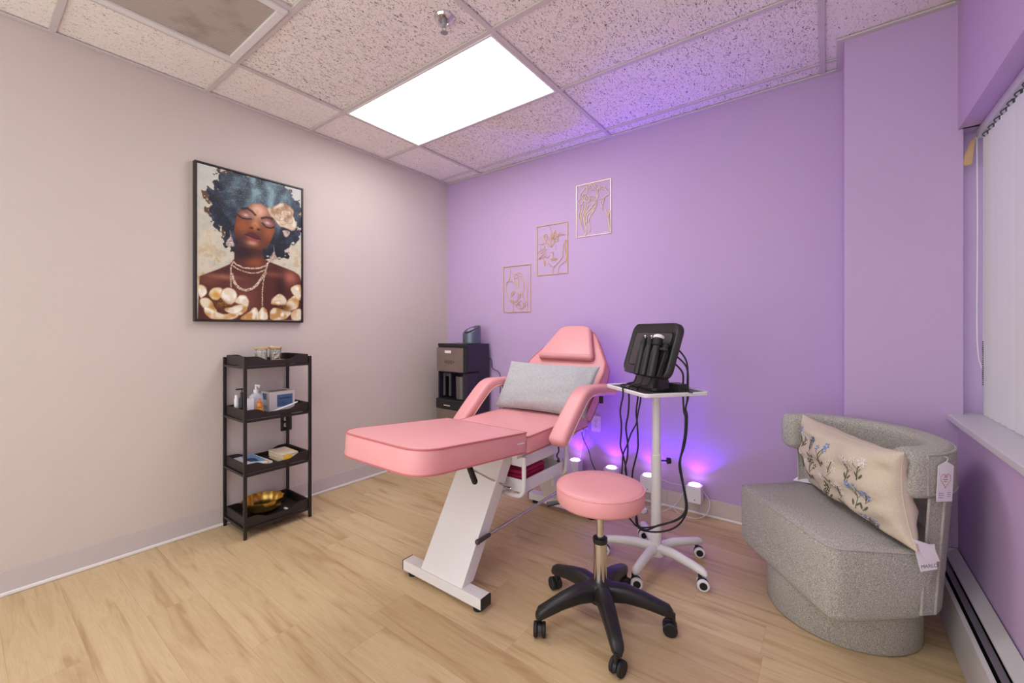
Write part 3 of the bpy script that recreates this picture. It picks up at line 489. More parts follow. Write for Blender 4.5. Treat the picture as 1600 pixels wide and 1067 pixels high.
# ================================================================== PAINTING ON THE CREAM WALL
def canvas(nx, ny):
    P = BK['paint']
    u, v = np.meshgrid((np.arange(nx)+.5)/nx, (np.arange(ny)+.5)/ny); asp = .914/.616
    A = lambda L: np.array(L)*[1, asp]
    X, Y = u, v*asp
    rng = np.random.RandomState(4)
    def vn(f, seed, fy=None):
        fy = fy or f; r = np.random.RandomState(seed); g = r.rand(int(fy*1.6)+3, int(f)+3)
        x, y = u*f, Y*fy; i, j = x.astype(int), y.astype(int); a, b = x-i, y-j; a, b = a*a*(3-2*a), b*b*(3-2*b)
        return (g[j, i]*(1-a)+g[j, i+1]*a)*(1-b)+(g[j+1, i]*(1-a)+g[j+1, i+1]*a)*b
    fb = lambda f, s: .5*vn(f, s)+.3*vn(f*2, s+1)+.2*vn(f*4, s+2)
    C = np.zeros((ny, nx, 3)); lc = lambda c: np.array(c, float)/255
    def put(mask, c, k=1.):
        nonlocal C
        c = lc(c) if not isinstance(c, np.ndarray) else c
        m = np.clip(mask*k, 0, 1)[..., None]; C = C*(1-m)+c*m
    def sdf(poly):
        p = A(poly); d = np.full(X.shape, 9.); ins = np.zeros(X.shape, bool)
        for a, b in zip(p, np.roll(p, -1, 0)):
            e = b-a; w = np.stack([X-a[0], Y-a[1]], -1); t = np.clip((w@e)/(e@e+1e-9), 0, 1)
            d = np.minimum(d, np.hypot(w[..., 0]-t*e[0], w[..., 1]-t*e[1]))
            if a[1] != b[1]:
                c = ((a[1] > Y) != (b[1] > Y)) & (X < (b[0]-a[0])*(Y-a[1])/(b[1]-a[1])+a[0]); ins ^= c
        return np.where(ins, -d, d)
    fill = lambda poly, soft=.004, wob=0., s=1: np.clip(.5-(sdf(poly)+wob*(fb(14, s)-.5))/(2*soft), 0, 1)
    def line(pts, w, soft=.003):
        p = A(pts); d = np.full(X.shape, 9.)
        for a, b in zip(p[:-1], p[1:]):
            e = b-a; q = np.stack([X-a[0], Y-a[1]], -1); t = np.clip((q@e)/(e@e+1e-9), 0, 1); d = np.minimum(d, np.hypot(q[..., 0]-t*e[0], q[..., 1]-t*e[1]))
        return np.clip(.5-(d-w)/(2*soft), 0, 1)
    def blob(c, rx, ry=None, rot=0):
        ry = ry or rx; dx, dy = X-c[0], Y-c[1]*asp; ca, sa = math.cos(rot), math.sin(rot)
        return np.exp(-((dx*ca+dy*sa)/rx)**2-((-dx*sa+dy*ca)/ry)**2)
    # mottled cream background
    n = fb(9, 11); n2 = fb(22, 15)
    C[:] = lc((214, 208, 186)); put(np.clip((n-.45)*3, 0, 1), (196, 196, 184)); put(np.clip((n2-.5)*4, 0, 1)*np.clip(Y-.5, 0, 1)*1.6, (196, 168, 118)); put(np.clip(1.1-Y*2, 0, 1)*.6, (206, 214, 208))
    # hair mass
    wv = (vn(34, 33)-.5)*.05+(vn(60, 37)-.5)*.03; sdh = sdf(P['hair']); hm = np.clip(.5-(sdh+.10*(fb(14, 31)-.5)+wv)/.012, 0, 1); edge = np.clip(.5-(sdh+.13*(fb(14, 35)-.5)+wv*1.4-.008)/.014, 0, 1)*(vn(50, 39) > .35)
    put(edge, (96, 66, 48), .85); hair = np.zeros_like(C); h1, h2 = fb(16, 41), fb(60, 47)
    hair[:] = lc((40, 46, 58)); tt = np.clip((h1-.4)*3, 0, 1)[..., None]; hair = hair*(1-tt)+lc((70, 78, 98))*tt
    crown = np.clip(1.25-np.hypot((X-.60)/.42, (Y-.12)/.40), 0, 1); streak = .5+.5*np.sin(X*34+Y*9+6*vn(5, 51)); cr = np.clip(crown*(.45+.75*streak*h1*1.6), 0, 1)[..., None]
    hair = hair*(1-cr)+lc((138, 168, 172))*cr
    dk = np.clip((vn(11, 61)-.55)*3, 0, 1)[..., None]*.6; hair = hair*(1-dk)+lc((26, 28, 38))*dk
    low = np.clip((Y-.62)*2.6, 0, .85)[..., None]; hair = hair*(1-low)+lc((30, 30, 40))*low
    sp = (rng.rand(ny, nx) > .93)[..., None]*(.2+.4*crown[..., None]); hair = hair*(1-sp)+lc((196, 214, 214))*sp
    m = np.clip(hm, 0, 1)[..., None]; C = C*(1-m)+hair*m
    # body
    bm_ = fill(P['body'], .006); put(bm_, (96, 54, 44)); q = P['bpts']
    for c, rx, ry, col, k in ((q['neckhi'], .10, .07, (184, 106, 56), .9), (q['neckdk'], .16, .08, (54, 36, 38), .9), (q['shR'], .09, .08, (186, 122, 100), .95), (q['armdk'], .05, .16, (58, 34, 32), .7), (q['collL'], .16, .03, (196, 136, 112), .7), (q['collR'], .12, .03, (164, 104, 84), .6), (q['chest'], .15, .2, (150, 94, 78), .7), (q['shL'], .11, .05, (150, 92, 74), .6)):
        put(blob(c, rx, ry)*bm_, col, k)
    # face
    fm = fill(P['face'], .007); put(fm, (112, 64, 42)); p = P['pts']
    for c, rx, ry, col, k in ((p['jaw'], .09, .14, (72, 46, 46), .8), (p['cheekL'], .09, .10, (178, 104, 60), .85), (p['cheekR'], .08, .10, (182, 110, 70), .8), (p['foreh'], .12, .10, (226, 178, 148), 1.), (p['browc'], .05, .07, (226, 192, 172), .7), (p['nose'], .045, .05, (222, 156, 104), .95), (p['chin'], .06, .03, (224, 184, 150), .8)):
        put(blob(c, rx, ry)*fm, col, k)
    put(line([p['browc'], p['nose']], .012, .014)*fm, (208, 150, 108), .7)
    put(line([p['nostrilL'], p['nose'], p['nostrilR']], .010, .012)*fm, (150, 84, 52), .5)
    for s in ('nostrilL', 'nostrilR'): put(blob(p[s], .016, .010), (48, 24, 20), .95)
    for s in ('L', 'R'):
        put(blob(p['lidc'+s], .062, .028, .25 if s == 'L' else .2)*fm, (176, 138, 138), .9); put(blob(p['lidc'+s], .022, .014), (228, 206, 198), .8)
        put(line(P['lid'+s], .006, .005), (34, 24, 24), .95); put(line(P['brow'+s], .010, .008), (54, 36, 34), .9)
    put(fill(P['lipU'], .006), (104, 48, 48)); put(fill(P['lipL'], .006), (160, 86, 82)); put(line(P['lipU'][5:8]+P['lipU'][:1], .004, .004), (58, 24, 26)); put(blob(P['lipL'][5], .03, .012), (214, 146, 138), .6)
    # rose in the hair, earrings, necklaces
    def flower(poly, base, sh, hi, seed):
        poly = [tuple(q)[:2] for q in catmull([V((a, b, 0)) for a, b in poly], 5, True)]
        f = fill(poly, .005, .02, seed); put(f, base); d = -sdf(poly)
        put(f*np.clip((vn(16, seed)-.5)*3, 0, 1), sh, .85); put(f*np.clip((vn(24, seed+3)-.55)*4, 0, 1), hi, .8); put(np.clip(1-np.abs(d)/.010, 0, 1)*f, sh, .55)
    flower(P['rose'], (214, 196, 168), (160, 122, 88), (238, 228, 208), 71); flower(P['bud'], (206, 194, 178), (130, 110, 100), (236, 230, 220), 77)
    rc = np.mean(np.array(P['rose']), 0)
    for r in (.03, .06, .095): put(np.clip(1-np.abs(np.hypot((X-rc[0]-.01)*1., (Y-rc[1]*asp)*1.1)-r-.012*np.sin(5*np.arctan2(Y-rc[1]*asp, X-rc[0])+r*60))/.006, 0, 1), (150, 116, 84), .7)
    dots = (rng.rand(ny, nx) > .5)
    for e in ('earL', 'earR'): f = fill(P[e], .006); put(f, (146, 120, 102)); put(f*dots, (238, 232, 224), .85)
    for nme, w in (('neck1', .008), ('neck2', .006), ('neck3', .013), ('chainL', .006), ('chainR', .006)):
        l = line(P[nme], w, .003); put(l, (122, 84, 58)); put(l*(rng.rand(ny, nx) > .45), (240, 226, 206), .95)
    # cream flowers along the bottom
    for k, f in enumerate(P['f1']+P['f2']): flower(f, (230, 220, 194), (196, 146, 78), (252, 250, 240), 81+k*5)
    for c in ('fc1', 'fc2'): put(blob(P[c], .055, .035), (96, 58, 26), .95); put(blob(P[c], .06, .04)*(rng.rand(ny, nx) > .6), (196, 148, 64), .9)
    put(blob(P['fc3'], .03, .04), (214, 160, 60), .8)
    C = np.clip(C+(rng.rand(ny, nx, 1)-.5)*.05, 0, 1)**1.18
    return C
t = thing('framed_painting', 'tall black-framed painting of a woman with afro hair and cream flowers on the cream wall', 'painting', (.0, -1.711, 1.672))
PY0, PY1, PZ0, PZ1 = -2.019, -1.403, 1.215, 2.13
fr = B()
for y in (PY0+.005, PY1-.005): fr.box((.0185, y, (PZ0+PZ1)/2), (.035, .010, PZ1-PZ0), .0015)
for z in (PZ0+.005, PZ1-.005): fr.box((.0185, (PY0+PY1)/2, z), (.0345, PY1-PY0-.02, .010), .0015)
obj('frame', fr, 'black', t)
nx, ny = 220, 326; colr = canvas(nx, ny)
yy = np.linspace(PY0+.013, PY1-.013, nx+1); zz = np.linspace(PZ1-.013, PZ0+.013, ny+1)
vs = [(.031, y, z) for z in zz for y in yy]; fs = [(j*(nx+1)+i, j*(nx+1)+i+1, (j+1)*(nx+1)+i+1, (j+1)*(nx+1)+i)[::-1] for j in range(ny) for i in range(nx)]
n0 = len(vs); vs += [(.003, yy[0], zz[0]), (.003, yy[-1], zz[0]), (.003, yy[-1], zz[-1]), (.003, yy[0], zz[-1])]
c0, c1, c2, c3 = 0, nx, ny*(nx+1)+nx, ny*(nx+1)
fs += [(n0, n0+1, n0+2, n0+3), (c0, c1, n0+1, n0), (c1, c2, n0+2, n0+1), (c2, c3, n0+3, n0+2), (c3, c0, n0, n0+3)]
me = bpy.data.meshes.new('canvas'); me.from_pydata(vs, [], fs); ca = me.color_attributes.new('paint', 'FLOAT_COLOR', 'CORNER')
lc_ = np.where(colr <= .04045, colr/12.92, ((colr+.055)/1.055)**2.4).reshape(-1, 3)
dat = np.ones((len(me.loops), 4), np.float32); dat[:nx*ny*4, :3] = np.repeat(lc_, 4, 0); dat[nx*ny*4:, :3] = .5
ca.data.foreach_set('color', dat.ravel()); me.transform(root_mw(t).inverted()); me.materials.append(MT['paint'])
o = bpy.data.objects.new('canvas', me); COL.objects.link(o); o.parent = t

# ------------------------------------------------------------------ three gold line-art wall plaques
for key, m, lab, r in (('art1', 'gold', 'lowest of three gold wire plaques, two bowed heads in line art, on the lilac wall', .0021), ('art2', 'gold', 'middle gold wire plaque, face with leaves in its hair, on the lilac wall', .0019), ('art3', 'palegold', 'topmost pale gold wire plaque, woman in profile with long hair, on the lilac wall', .0029)):
    S = BK[key]; c = np.mean(np.array(S[0][:4]), 0)
    t = thing('wall_plaque', lab, 'wall art', (c[0], 0, c[1]), group='gold line art plaques')
    x0 = min(q[0] for q in S[0]); x1 = max(q[0] for q in S[0]); z0 = min(q[1] for q in S[0][1:3]); z1 = max(q[1] for q in S[0][:1]+S[0][3:4])
    f = B()
    for x in (x0, x1): f.box((x, -.0055, (z0+z1)/2), (.0048, .005, z1-z0+.0048), .001)
    for z in (z0, z1): f.box(((x0+x1)/2, -.0055, z), (x1-x0-.0048, .005, .0048), .001)
    obj('border', f, m, t)
    f = B()
    for s in S[1:]: f.tube([(x, -.0055, z) for x, z in s], r, 6, smooth=5)
    obj('line_figure', f, m, t)
# ================================================================== SHELF UNIT ON THE LEFT WALL
SX0, SX1, SY0, SY1 = .022, .311, -1.866, -1.501
t = thing('shelf_unit', 'narrow black four-tier shelf unit with tray shelves against the cream wall', 'shelf', (.165, -1.684, 0))
for x in (SX0, SX1):
    for y in (SY0, SY1): obj('post', B().box((x, y, .5025), (.016, .016, 1.005), .0015), 'black', t)
TZ = (.046, .346, .648, .948)
def lip(length, h, wavy):
    n = 40; top = []
    for i in range(n+1):
        u = i/n; d = 0
        if wavy: 
            q = min(1, max(0, (abs(u-.5)-.16)/.20)); q = q*q*(3-2*q); d = (1-q)*.024
        top.append(((u-.5)*length, h-d))
    return [(-length/2, 0), (length/2, 0)]+top[::-1]
for z in TZ:
    r = B()
    for x in (SX0, SX1): r.box((x, (SY0+SY1)/2, z+.007), (.013, SY1-SY0-.016, .014), .001)
    for y in (SY0, SY1): r.box(((SX0+SX1)/2, y, z+.007), (SX1-SX0-.016, .013, .014), .001)
    obj('rail', r, 'black', t)
    tr = bx(SX0+.0105, SX1-.0105, SY0+.0105, SY1-.0105, z+.0145, z+.021)
    L = SY1-SY0-.018; D = SX1-SX0-.018
    for x in (SX0+.0035, SX1-.0115):
        tr.prism(lip(L, .052, True), 0, .008, mx=M.Translation((x, (SY0+SY1)/2, z+.016)) @ M(((0, 0, 1, 0), (1, 0, 0, 0), (0, 1, 0, 0), (0, 0, 0, 1))))
    for y in (SY0+.0115, SY1-.0035):
        tr.prism(lip(D-.017, .052, False), 0, .008, mx=M.Translation(((SX0+SX1)/2, y, z+.016)) @ M(((1, 0, 0, 0), (0, 0, -1, 0), (0, 1, 0, 0), (0, 0, 0, 1))))
    obj('tray', tr, 'blackwood', t)
F = [z+.021 for z in TZ]
# --- top shelf: two swab jars and a wooden coaster lid
def jar(x, y, label, fill):
    t = thing('swab_jar', label, 'jar', (x, y, F[3]), group='swab jars on the shelf unit')
    obj('glass', B().lathe([(.03, .001), (.033, .003), (.034, .01), (.034, .078), (.031, .082), (.029, .082), (.031, .076), (.031, .006), (.0, .004)], (x, y, F[3]), 24, cap=False), 'jarglass', t)
    obj('lid', B().lathe([(.0, .0825), (.037, .0825), (.0385, .085), (.0385, .092), (.036, .094), (.0, .094)], (x, y, F[3]), 28), 'bamboo', t)
    st = B(); random.seed(int(x*999))
    for k in range(64):
        a = random.random()*2*PI; rr = .029*random.random()**.3; dx, dy = random.uniform(-.003, .003), random.uniform(-.003, .003)
        if fill == 'up':
            p0 = V((x+rr*math.cos(a), y+rr*math.sin(a), F[3]+.007)); p1 = p0+V((dx, dy, .058))
        else:
            p0 = V((x+.026*math.cos(a), y+.026*math.sin(a), F[3]+.008+.001*k)); p1 = V((x+.022*math.cos(a+2.4+dx*90), y+.022*math.sin(a+2.4), F[3]+.03+.001*k))
        st.cyl(p0, p1, .0013, seg=5); st.sphere(p1, .0038, 6, (1, 1, 2.0)); st.sphere(p0, .0035, 6, (1, 1, 1.8))
    obj('cotton_swabs', st, 'cotton', t)
jar(.165, -1.722, 'clear jar of upright cotton swabs with bamboo lid, left one on the top shelf', 'up')
jar(.165, -1.642, 'clear jar of tumbled cotton swabs with bamboo lid, right one on the top shelf', 'mix')
t = tag(base_at(obj('wooden_dish', B().lathe([(.0, 0), (.034, 0), (.037, .004), (.037, .016), (.034, .018), (.03, .012), (0, .01)], (.235, -1.648, F[3]), 26), 'bamboo'), (.235, -1.648, F[3])), 'small round wooden dish lying in front of the swab jars', 'dish')
# --- second shelf
x, y, z = .20, -1.766, F[2]
t = thing('pump_bottle', 'clear pump lotion bottle on the second shelf beside the carton', 'bottle', (x, y, z))
b = B(); rr = []
for zz, w, d in ((.0, .034, .021), (.004, .037, .024), (.09, .037, .024), (.108, .034, .022), (.120, .022, .017), (.126, .012, .012)): rr.append([(x+(d*math.copysign(abs(math.cos(a))**.7, math.cos(a))), y+w*math.copysign(abs(math.sin(a))**.7, math.sin(a)), z+zz) for a in [2*PI*k/24 for k in range(24)]])
b.rings(rr); obj('bottle_body', b, 'clearplastic', t)
p = B().lathe([(.013, .126), (.013, .146), (.006, .148), (.006, .166)], (x, y, z), 16); p.box((x+.012, y+.003, z+.171), (.046, .013, .010), .003); p.box((x+.034, y+.003, z+.165), (.008, .008, .014), .002)
obj('pump_head', p, 'whiteplastic', t)
obj('front_label', bx(x+.0245, x+.0252, y-.022, y+.022, z+.03, z+.088), 'boxwhite', t, smooth=False)
x, y = .258, -1.770; HS = 1.3; MH = lambda: M.Translation((x, y, z)) @ M.Scale(HS, 4) @ M.Translation((-x, -y, -z))
t = thing('honey_bottle', 'small amber bear-shaped bottle with orange cap in front of the pump bottle', 'bottle', (x, y, z))
obj('bottle_body', xfm(B().lathe([(.013, 0), (.017, .003), (.0185, .014), (.017, .026), (.0115, .033), (.0125, .04), (.0125, .048), (.008, .056)], (x, y, z), 20), MH()), 'amber', t)
obj('cap', xfm(B().lathe([(.008, .055), (.0085, .062), (.005, .066), (.003, .076), (.0, .077)], (x, y, z), 14), MH()), 'orange', t)
obj('ears', xfm(B().sphere((x, y-.0085, z+.054), .004, 8).sphere((x, y+.0085, z+.054), .004, 8), MH()), 'amber', t)
obj('paws', xfm(B().sphere((x+.015, y-.008, z+.02), .0055, 8).sphere((x+.015, y+.008, z+.02), .0055, 8).box((x+.017, y, z+.012), (.004, .018, .009), .001), MH()), 'orange', t)
x, y = .235, -1.812
t = thing('lotion_box', 'small white upright lotion carton at the front left of the second shelf', 'box', (x, y, z))
obj('carton', B().box((x, y, z+.052), (.03, .033, .104), .002), 'whiteplastic', t)
obj('printed_label', bx(x+.0151, x+.0156, y-.010, y+.012, z+.012, z+.04), 'lav', t, smooth=False)
x, y = .10, -1.832
t = thing('slim_bottle', 'slim white tube standing at the back left of the second shelf', 'bottle', (x, y, z))
obj('tube_body', B().lathe([(.011, 0), (.012, .003), (.012, .09), (.008, .096)], (x, y, z), 16), 'whiteplastic', t)
obj('cap', B().lathe([(.009, .096), (.009, .112), (.0, .113)], (x, y, z), 14), 'whiteplastic', t)
x, y = .175, -1.832
t = thing('black_bottle', 'small black tall-necked bottle behind the shelf post on the second shelf', 'bottle', (x, y, z))
obj('bottle_body', B().lathe([(.013, 0), (.014, .004), (.014, .10), (.007, .11)], (x, y, z), 16), 'blackplastic', t)
obj('pump_head', B().lathe([(.008, .11), (.008, .135), (.003, .136), (.003, .152)], (x, y, z), 12).box((x+.004, y-.012, z+.155), (.010, .04, .008), .002), 'blackplastic', t)
x0, x1, y0, y1 = .085, .195, -1.69, -1.537
t = thing('glove_box', 'white carton with slate blue label panel on the second shelf', 'box', ((x0+x1)/2, (y0+y1)/2, z))
obj('carton', bx(x0, x1, y0, y1, z, z+.118, .0015), 'boxwhite', t)
obj('front_label', bx(x1+.0002, x1+.0008, y0+.045, y1-.015, z+.024, z+.098), 'boxblue', t, smooth=False)
obj('title_bar', bx(x1+.0009, x1+.0014, y0+.055, y1-.024, z+.072, z+.078).merge(bx(x1+.0009, x1+.0014, y0+.055, y1-.06, z+.05, z+.052)).merge(bx(x1+.0009, x1+.0014, y0+.055, y1-.05, z+.042, z+.044)), 'navy', t, smooth=False)
obj('side_label', bx(x0+.02, x0+.075, y0-.0008, y0-.0002, z+.07, z+.108), 'boxblue', t, smooth=False)
for zz in (.02, .03): obj('side_print', bx(x0+.02, x0+.08, y0-.0008, y0-.0002, z+zz, z+zz+.003), 'boxblue', t, smooth=False)
fl = B().prism([(0, 0), (.05, 0), (.05, .11), (0, .11)], 0, .0012, mx=M.Translation((x0+.03, y1-.135, z+.1185)) @ M.Rotation(R(-7), 4, 'Y'))
obj('open_flap', fl, 'boxwhite', t, smooth=False)
t = thing('white_wand', 'slim white plastic wand leaning on the front lip of the second shelf', 'wand', (.27, -1.62, z))
w = B().tube([(.235, -1.70, z+.006), (.25, -1.66, z+.018), (.266, -1.60, z+.038), (.272, -1.565, z+.051)], lambda f: .0065-.003*abs(f-.45), 10)
obj('handle', w, 'whiteplastic', t)
obj('tip', B().sphere((.2725, -1.561, z+.052), .005, 8), 'whiteplastic', t)
t = tag(base_at(obj('tweezers', B().tube([(.25, -1.712, z+.002), (.255, -1.68, z+.003), (.257, -1.655, z+.002)], .002, 6).tube([(.247, -1.71, z+.002), (.246, -1.68, z+.004), (.255, -1.656, z+.002)], .0018, 6), 'darkpanel'), (.252, -1.68, z)), 'small dark metal tweezers lying beside the carton', 'tweezers')
# --- third shelf
z = F[1]
mx = M.Translation((.155, -1.772, z)) @ M.Rotation(R(2), 4, 'Z')
t = thing('flat_box', 'flat glossy white and blue printed box on the left of the third shelf', 'box', (.155, -1.772, z))
obj('carton', B().box((0, 0, .013), (.245, .125, .026), .0015, mx=mx), 'whiteplastic', t)
obj('blue_print', B().prism([(-.115, -.012), (.045, -.025), (.09, .050), (-.115, .055)], .0262, .0266, mx=mx), 'cyan', t, smooth=False)
obj('dark_emblem', B().prism([(.04*math.cos(a)-.005, .026*math.sin(a)) for a in [2*PI*k/20 for k in range(20)]], .0267, .0271, mx=mx).prism([(.03, .0), (.055, .0), (.055, .02), (.03, .02)], .0267, .0271, mx=mx), 'navy', t, smooth=False)
obj('yellow_stripe', B().prism([(.06, .04), (.118, .04), (.118, .052), (.06, .052)], .0267, .0271, mx=mx), 'yellow', t, smooth=False)
obj('spine_letters', B().merge(text_b('D3G', .026), mx @ M.Translation((.1229, .02, .013)) @ M.Rotation(R(90), 4, 'Z') @ M.Rotation(R(90), 4, 'X')), 'boxblue', t, smooth=False)
x0, x1, y0, y1 = .105, .275, -1.655, -1.555
t = thing('tissue_stack', 'stack of cream facial wipes in torn yellow wrap on the right of the third shelf', 'wipes', ((x0+x1)/2, (y0+y1)/2, z))
b = B(); random.seed(5)
for k in range(12):
    j = lambda: random.uniform(-.003, .003)
    b.box(((x0+x1)/2+j(), (y0+y1)/2+j(), z+.0022+.0042*k), (x1-x0, y1-y0, .0041), .0015)
obj('sheets', b, 'cream', t)
obj('wrap', B().prism([(0, 0), (.05, -.006), (.075, .03), (.03, .06), (.0, .04)], 0, .0012, mx=M.Translation((x1+.0048, y0+.01, z+.001)) @ M.Rotation(R(90), 4, 'Z') @ M.Rotation(R(86), 4, 'X') @ M.Scale(.8, 4)), 'yellow', t, smooth=False)
# --- bottom shelf: brass lotus bowls
z = F[0]
def bowl(c, r, h, rot, label, petals=9):
    t = thing('brass_bowl', label, 'bowl', c)
    b = B(); nn = petals*8
    def ring(rad, zz, amp): return [V((rad*(1+amp*math.cos(petals*k/nn*2*PI))*math.cos(2*PI*k/nn), rad*(1+amp*math.cos(petals*k/nn*2*PI))*math.sin(2*PI*k/nn), zz)) for k in range(nn)]
    prof = [(.34, 0, 0), (.44, .02, .01), (.72, .14, .012), (.90, .40, .018), (.97, .72, .022), (.985, 1., .024)]
    rr = [ring(r*p, h*q, a) for p, q, a in prof]+[ring(r*p-.003, h*q+(.0 if q > .9 else .003), a) for p, q, a in prof[::-1]]
    b.rings(rr); mx = M.Translation(c) @ Euler(rot).to_matrix().to_4x4()
    me = bpy.data.meshes.new('t'); b.m.to_mesh(me); me.transform(mx); q = B(); q.m.from_mesh(me)
    obj('bowl_body', q, 'brass', t, ang=50); return t
bowl((.150, -1.705, z+.001), .112, .078, (0, 0, .2), 'wide scalloped brass bowl standing in the bottom tray of the shelf', 12)
t = tag(base_at(obj('steel_tool', B().cyl((.255, -1.822, z+.003), (.275, -1.795, z+.003), .003, seg=8).sphere((.275, -1.795, z+.004), .004, 8), 'chrome'), (.265, -1.81, z)), 'small steel tool in the bottom tray, left of the brass bowl', 'tool')
t = tag(base_at(obj('usb_plug', B().box((.235, -1.612, z+.004), (.03, .012, .007), .001).box((.252, -1.612, z+.004), (.012, .009, .004)), 'whiteplastic'), (.235, -1.612, z)), 'small white plug lying in the bottom tray, right of the brass bowl', 'plug')
outlet('wall_outlet', (.0, -1.501, .553), 'dark wall outlet plate behind the shelf unit on the cream wall', 'X', 'charcoal', 'outletwhite', (.02, -.02))

# ================================================================== ICE DISPENSER IN THE CORNER
DX0, DX1, DY0, DY1, DH = .207, .55, -.331, -.045, 1.047
t = thing('water_dispenser', 'tall black and steel water dispenser in the corner between the two walls', 'dispenser', ((DX0+DX1)/2, (DY0+DY1)/2, 0))
b = bx(DX0, DX1, DY0+.14, DY1, 0, DH, .002)
b.merge(bx(DX0, DX1, DY0+.012, DY0+.141, .0, .56, .001)).merge(bx(DX0, DX1, DY0+.012, DY0+.141, .805, DH, .001)).merge(bx(DX0, DX0+.012, DY0+.012, DY0+.15, .55, .82)).merge(bx(DX1-.05, DX1, DY0+.012, DY0+.15, .55, .82))
obj('cabinet', b, 'purpleblack', t)
obj('top_panel', bx(DX0+.004, DX1-.002, DY0+.002, DY0+.06, DH-.022, DH+.003, .004), 'blackplastic', t)
d = obj('upper_door', bx(DX0-.003, DX1-.035, DY0-.006, DY0+.012, .815, 1.016, .004), 'steel', t)
obj('white_badge', bx(.306, .378, DY0-.0075, DY0-.0062, .97, .992), 'paper', d, smooth=False)
dl = B()
for k, (xx, hh) in enumerate(((.30, .012), (.318, .03), (.34, .03), (.364, .03), (.385, .03), (.41, .012))): dl.merge(bx(xx, xx+.007, DY0-.0072, DY0-.006, .895-hh/2, .895+hh/2))
obj('control_marks', dl, 'darkpanel', d, smooth=False)
obj('door_edge', bx(DX1-.0345, DX1-.002, DY0-.002, DY0+.012, .812, 1.02, .003), 'blackplastic', t)
n = B()
for xx in (.235, .305): n.cyl((xx, DY0+.06, .60), (xx, DY0+.06, .79), .014, seg=12)
n.box((.27, DY0+.08, .78), (.10, .06, .03), .004); obj('spout_pipes', n, 'darkpanel', t)
obj('steel_cup', B().lathe([(.052, 0), (.056, .004), (.06, .17), (.06, .19), (.045, .195)], (.44, DY0+.072, .585), 24), 'smokegrey', t)
obj('drip_tray', bx(DX0-.004, DX1-.01, DY0-.012, DY0+.14, .556, .582, .006).merge(bx(DX0-.004, DX1-.01, DY0-.012, DY0+.0, .50, .558, .004)), 'blackplastic', t)
obj('name_bar', bx(.30, .37, DY0-.0135, DY0-.0122, .526, .533), 'outletwhite', t, smooth=False)
obj('lower_door', bx(DX0-.003, DX1-.012, DY0-.006, DY0+.012, .045, .496, .004), 'steel', t)
obj('power_cord', B().tube([(.54, -.05, .93), (.555, -.02, .90), (.56, -.012, .83), (.635, -.012, .795), (.645, -.012, .70), (.64, -.012, .45), (.66, -.014, .2), (.70, -.02, .12)], .0028, 6), 'blackplastic', t)
# desk fan / speaker with slanted top on the dispenser
sx_, sy_ = .455, -.165
t = thing('slanted_speaker', 'round slate grey speaker with slanted glass top standing on the water dispenser', 'speaker', (sx_, sy_, DH+.003))
b = B(); rr = []; r_ = .077; dirv = V((.25, .97, 0)).normalized()
for k, (f, sc) in enumerate(((0, .97), (.03, 1), (1., 1), (1.03, .97))):
    ring = []
    for i in range(36):
        a = 2*PI*i/36; p = V((r_*sc*math.cos(a), r_*sc*math.sin(a), 0)); top = .115+.036*(p.dot(dirv)/r_); ring.append((sx_+p.x, sy_+p.y, DH+.003+top*f))
    rr.append(ring)
b.rings(rr); obj('shell', b, 'slate', t)
b = B(); tilt = math.atan2(.036, r_)
mt = M.Translation((sx_, sy_, DH+.0055+.115*1.03)) @ M.Rotation(math.atan2(dirv.y, dirv.x), 4, 'Z') @ M.Rotation(-tilt, 4, 'Y')
b.prism([(.068*1.06*math.cos(a), .068*math.sin(a)) for a in [2*PI*k/32 for k in range(32)]], -.002, .0035, .001, mx=mt); tp = obj('top_glass', b, 'darkglass', t)
obj('display', B().prism([(-.012+.036*math.cos(a), .03*math.sin(a)) for a in [2*PI*k/24 for k in range(24)]], .0036, .0042, mx=mt), 'screenglass', tp, smooth=False)
obj('side_button', B().sphere((sx_-.02, sy_-.0752, DH+.03), .006, 8, (1, .5, 1)), 'blackplastic', t)
# ================================================================== PINK TREATMENT BED
XC = 1.50
t = thing('treatment_bed', 'pink vinyl facial treatment bed with raised back and white steel base', 'treatment bed', (XC, -1.0, 0))
bed = t
def slab(poly, thick, mx, name, pipe_r=.0045, bev=.012):
    """cushion: outline in local xy, top at z=0"""
    b = B().prism(poly, -thick, 0, bev, 3, mx=mx)
    o = obj(name, b, 'pink', bed, ang=50)
    ins = [(p[0], p[1]) for p in poly]
    pp = [mx @ V((x, y, -.004)) for x, y in ins]
    pb = [mx @ V((x, y, -thick+.006)) for x, y in ins]
    q = B().tube(pp, pipe_r*.8, 6, closed=True, smooth=0).tube(pb, pipe_r*.6, 6, closed=True, smooth=0)
    obj('piping', q, 'piping', o)
    return o
HW = .265
# leg rest, tilted up toward the foot
LL = .655; mxl = M.Translation((XC, -1.215, .687)) @ M.Rotation(R(-5.1), 4, 'X')
poly = roundpoly([(-HW, 0), (HW, 0), (HW, -LL), (-HW, -LL)], [.012, .012, .12, .12], 9)
lr = slab(poly, .102, mxl, 'leg_rest')
obj('care_label', B().prism([(0, 0), (.055, 0), (.055, .006), (0, .006)], 0, .0008, mx=mxl @ M.Translation((HW+.0005, -.075, -.052)) @ M.Rotation(R(90), 4, 'Z') @ M.Rotation(R(90), 4, 'X')), 'paper', lr, smooth=False)
# seat
mxs = M.Translation((XC, -.90, .668)) @ M.Rotation(R(1.2), 4, 'X')
poly = roundpoly([(-HW+.005, -.305), (HW-.005, -.305), (HW-.005, .33), (-HW+.005, .33)], .02, 4)
slab(poly, .088, mxs, 'seat_cushion')
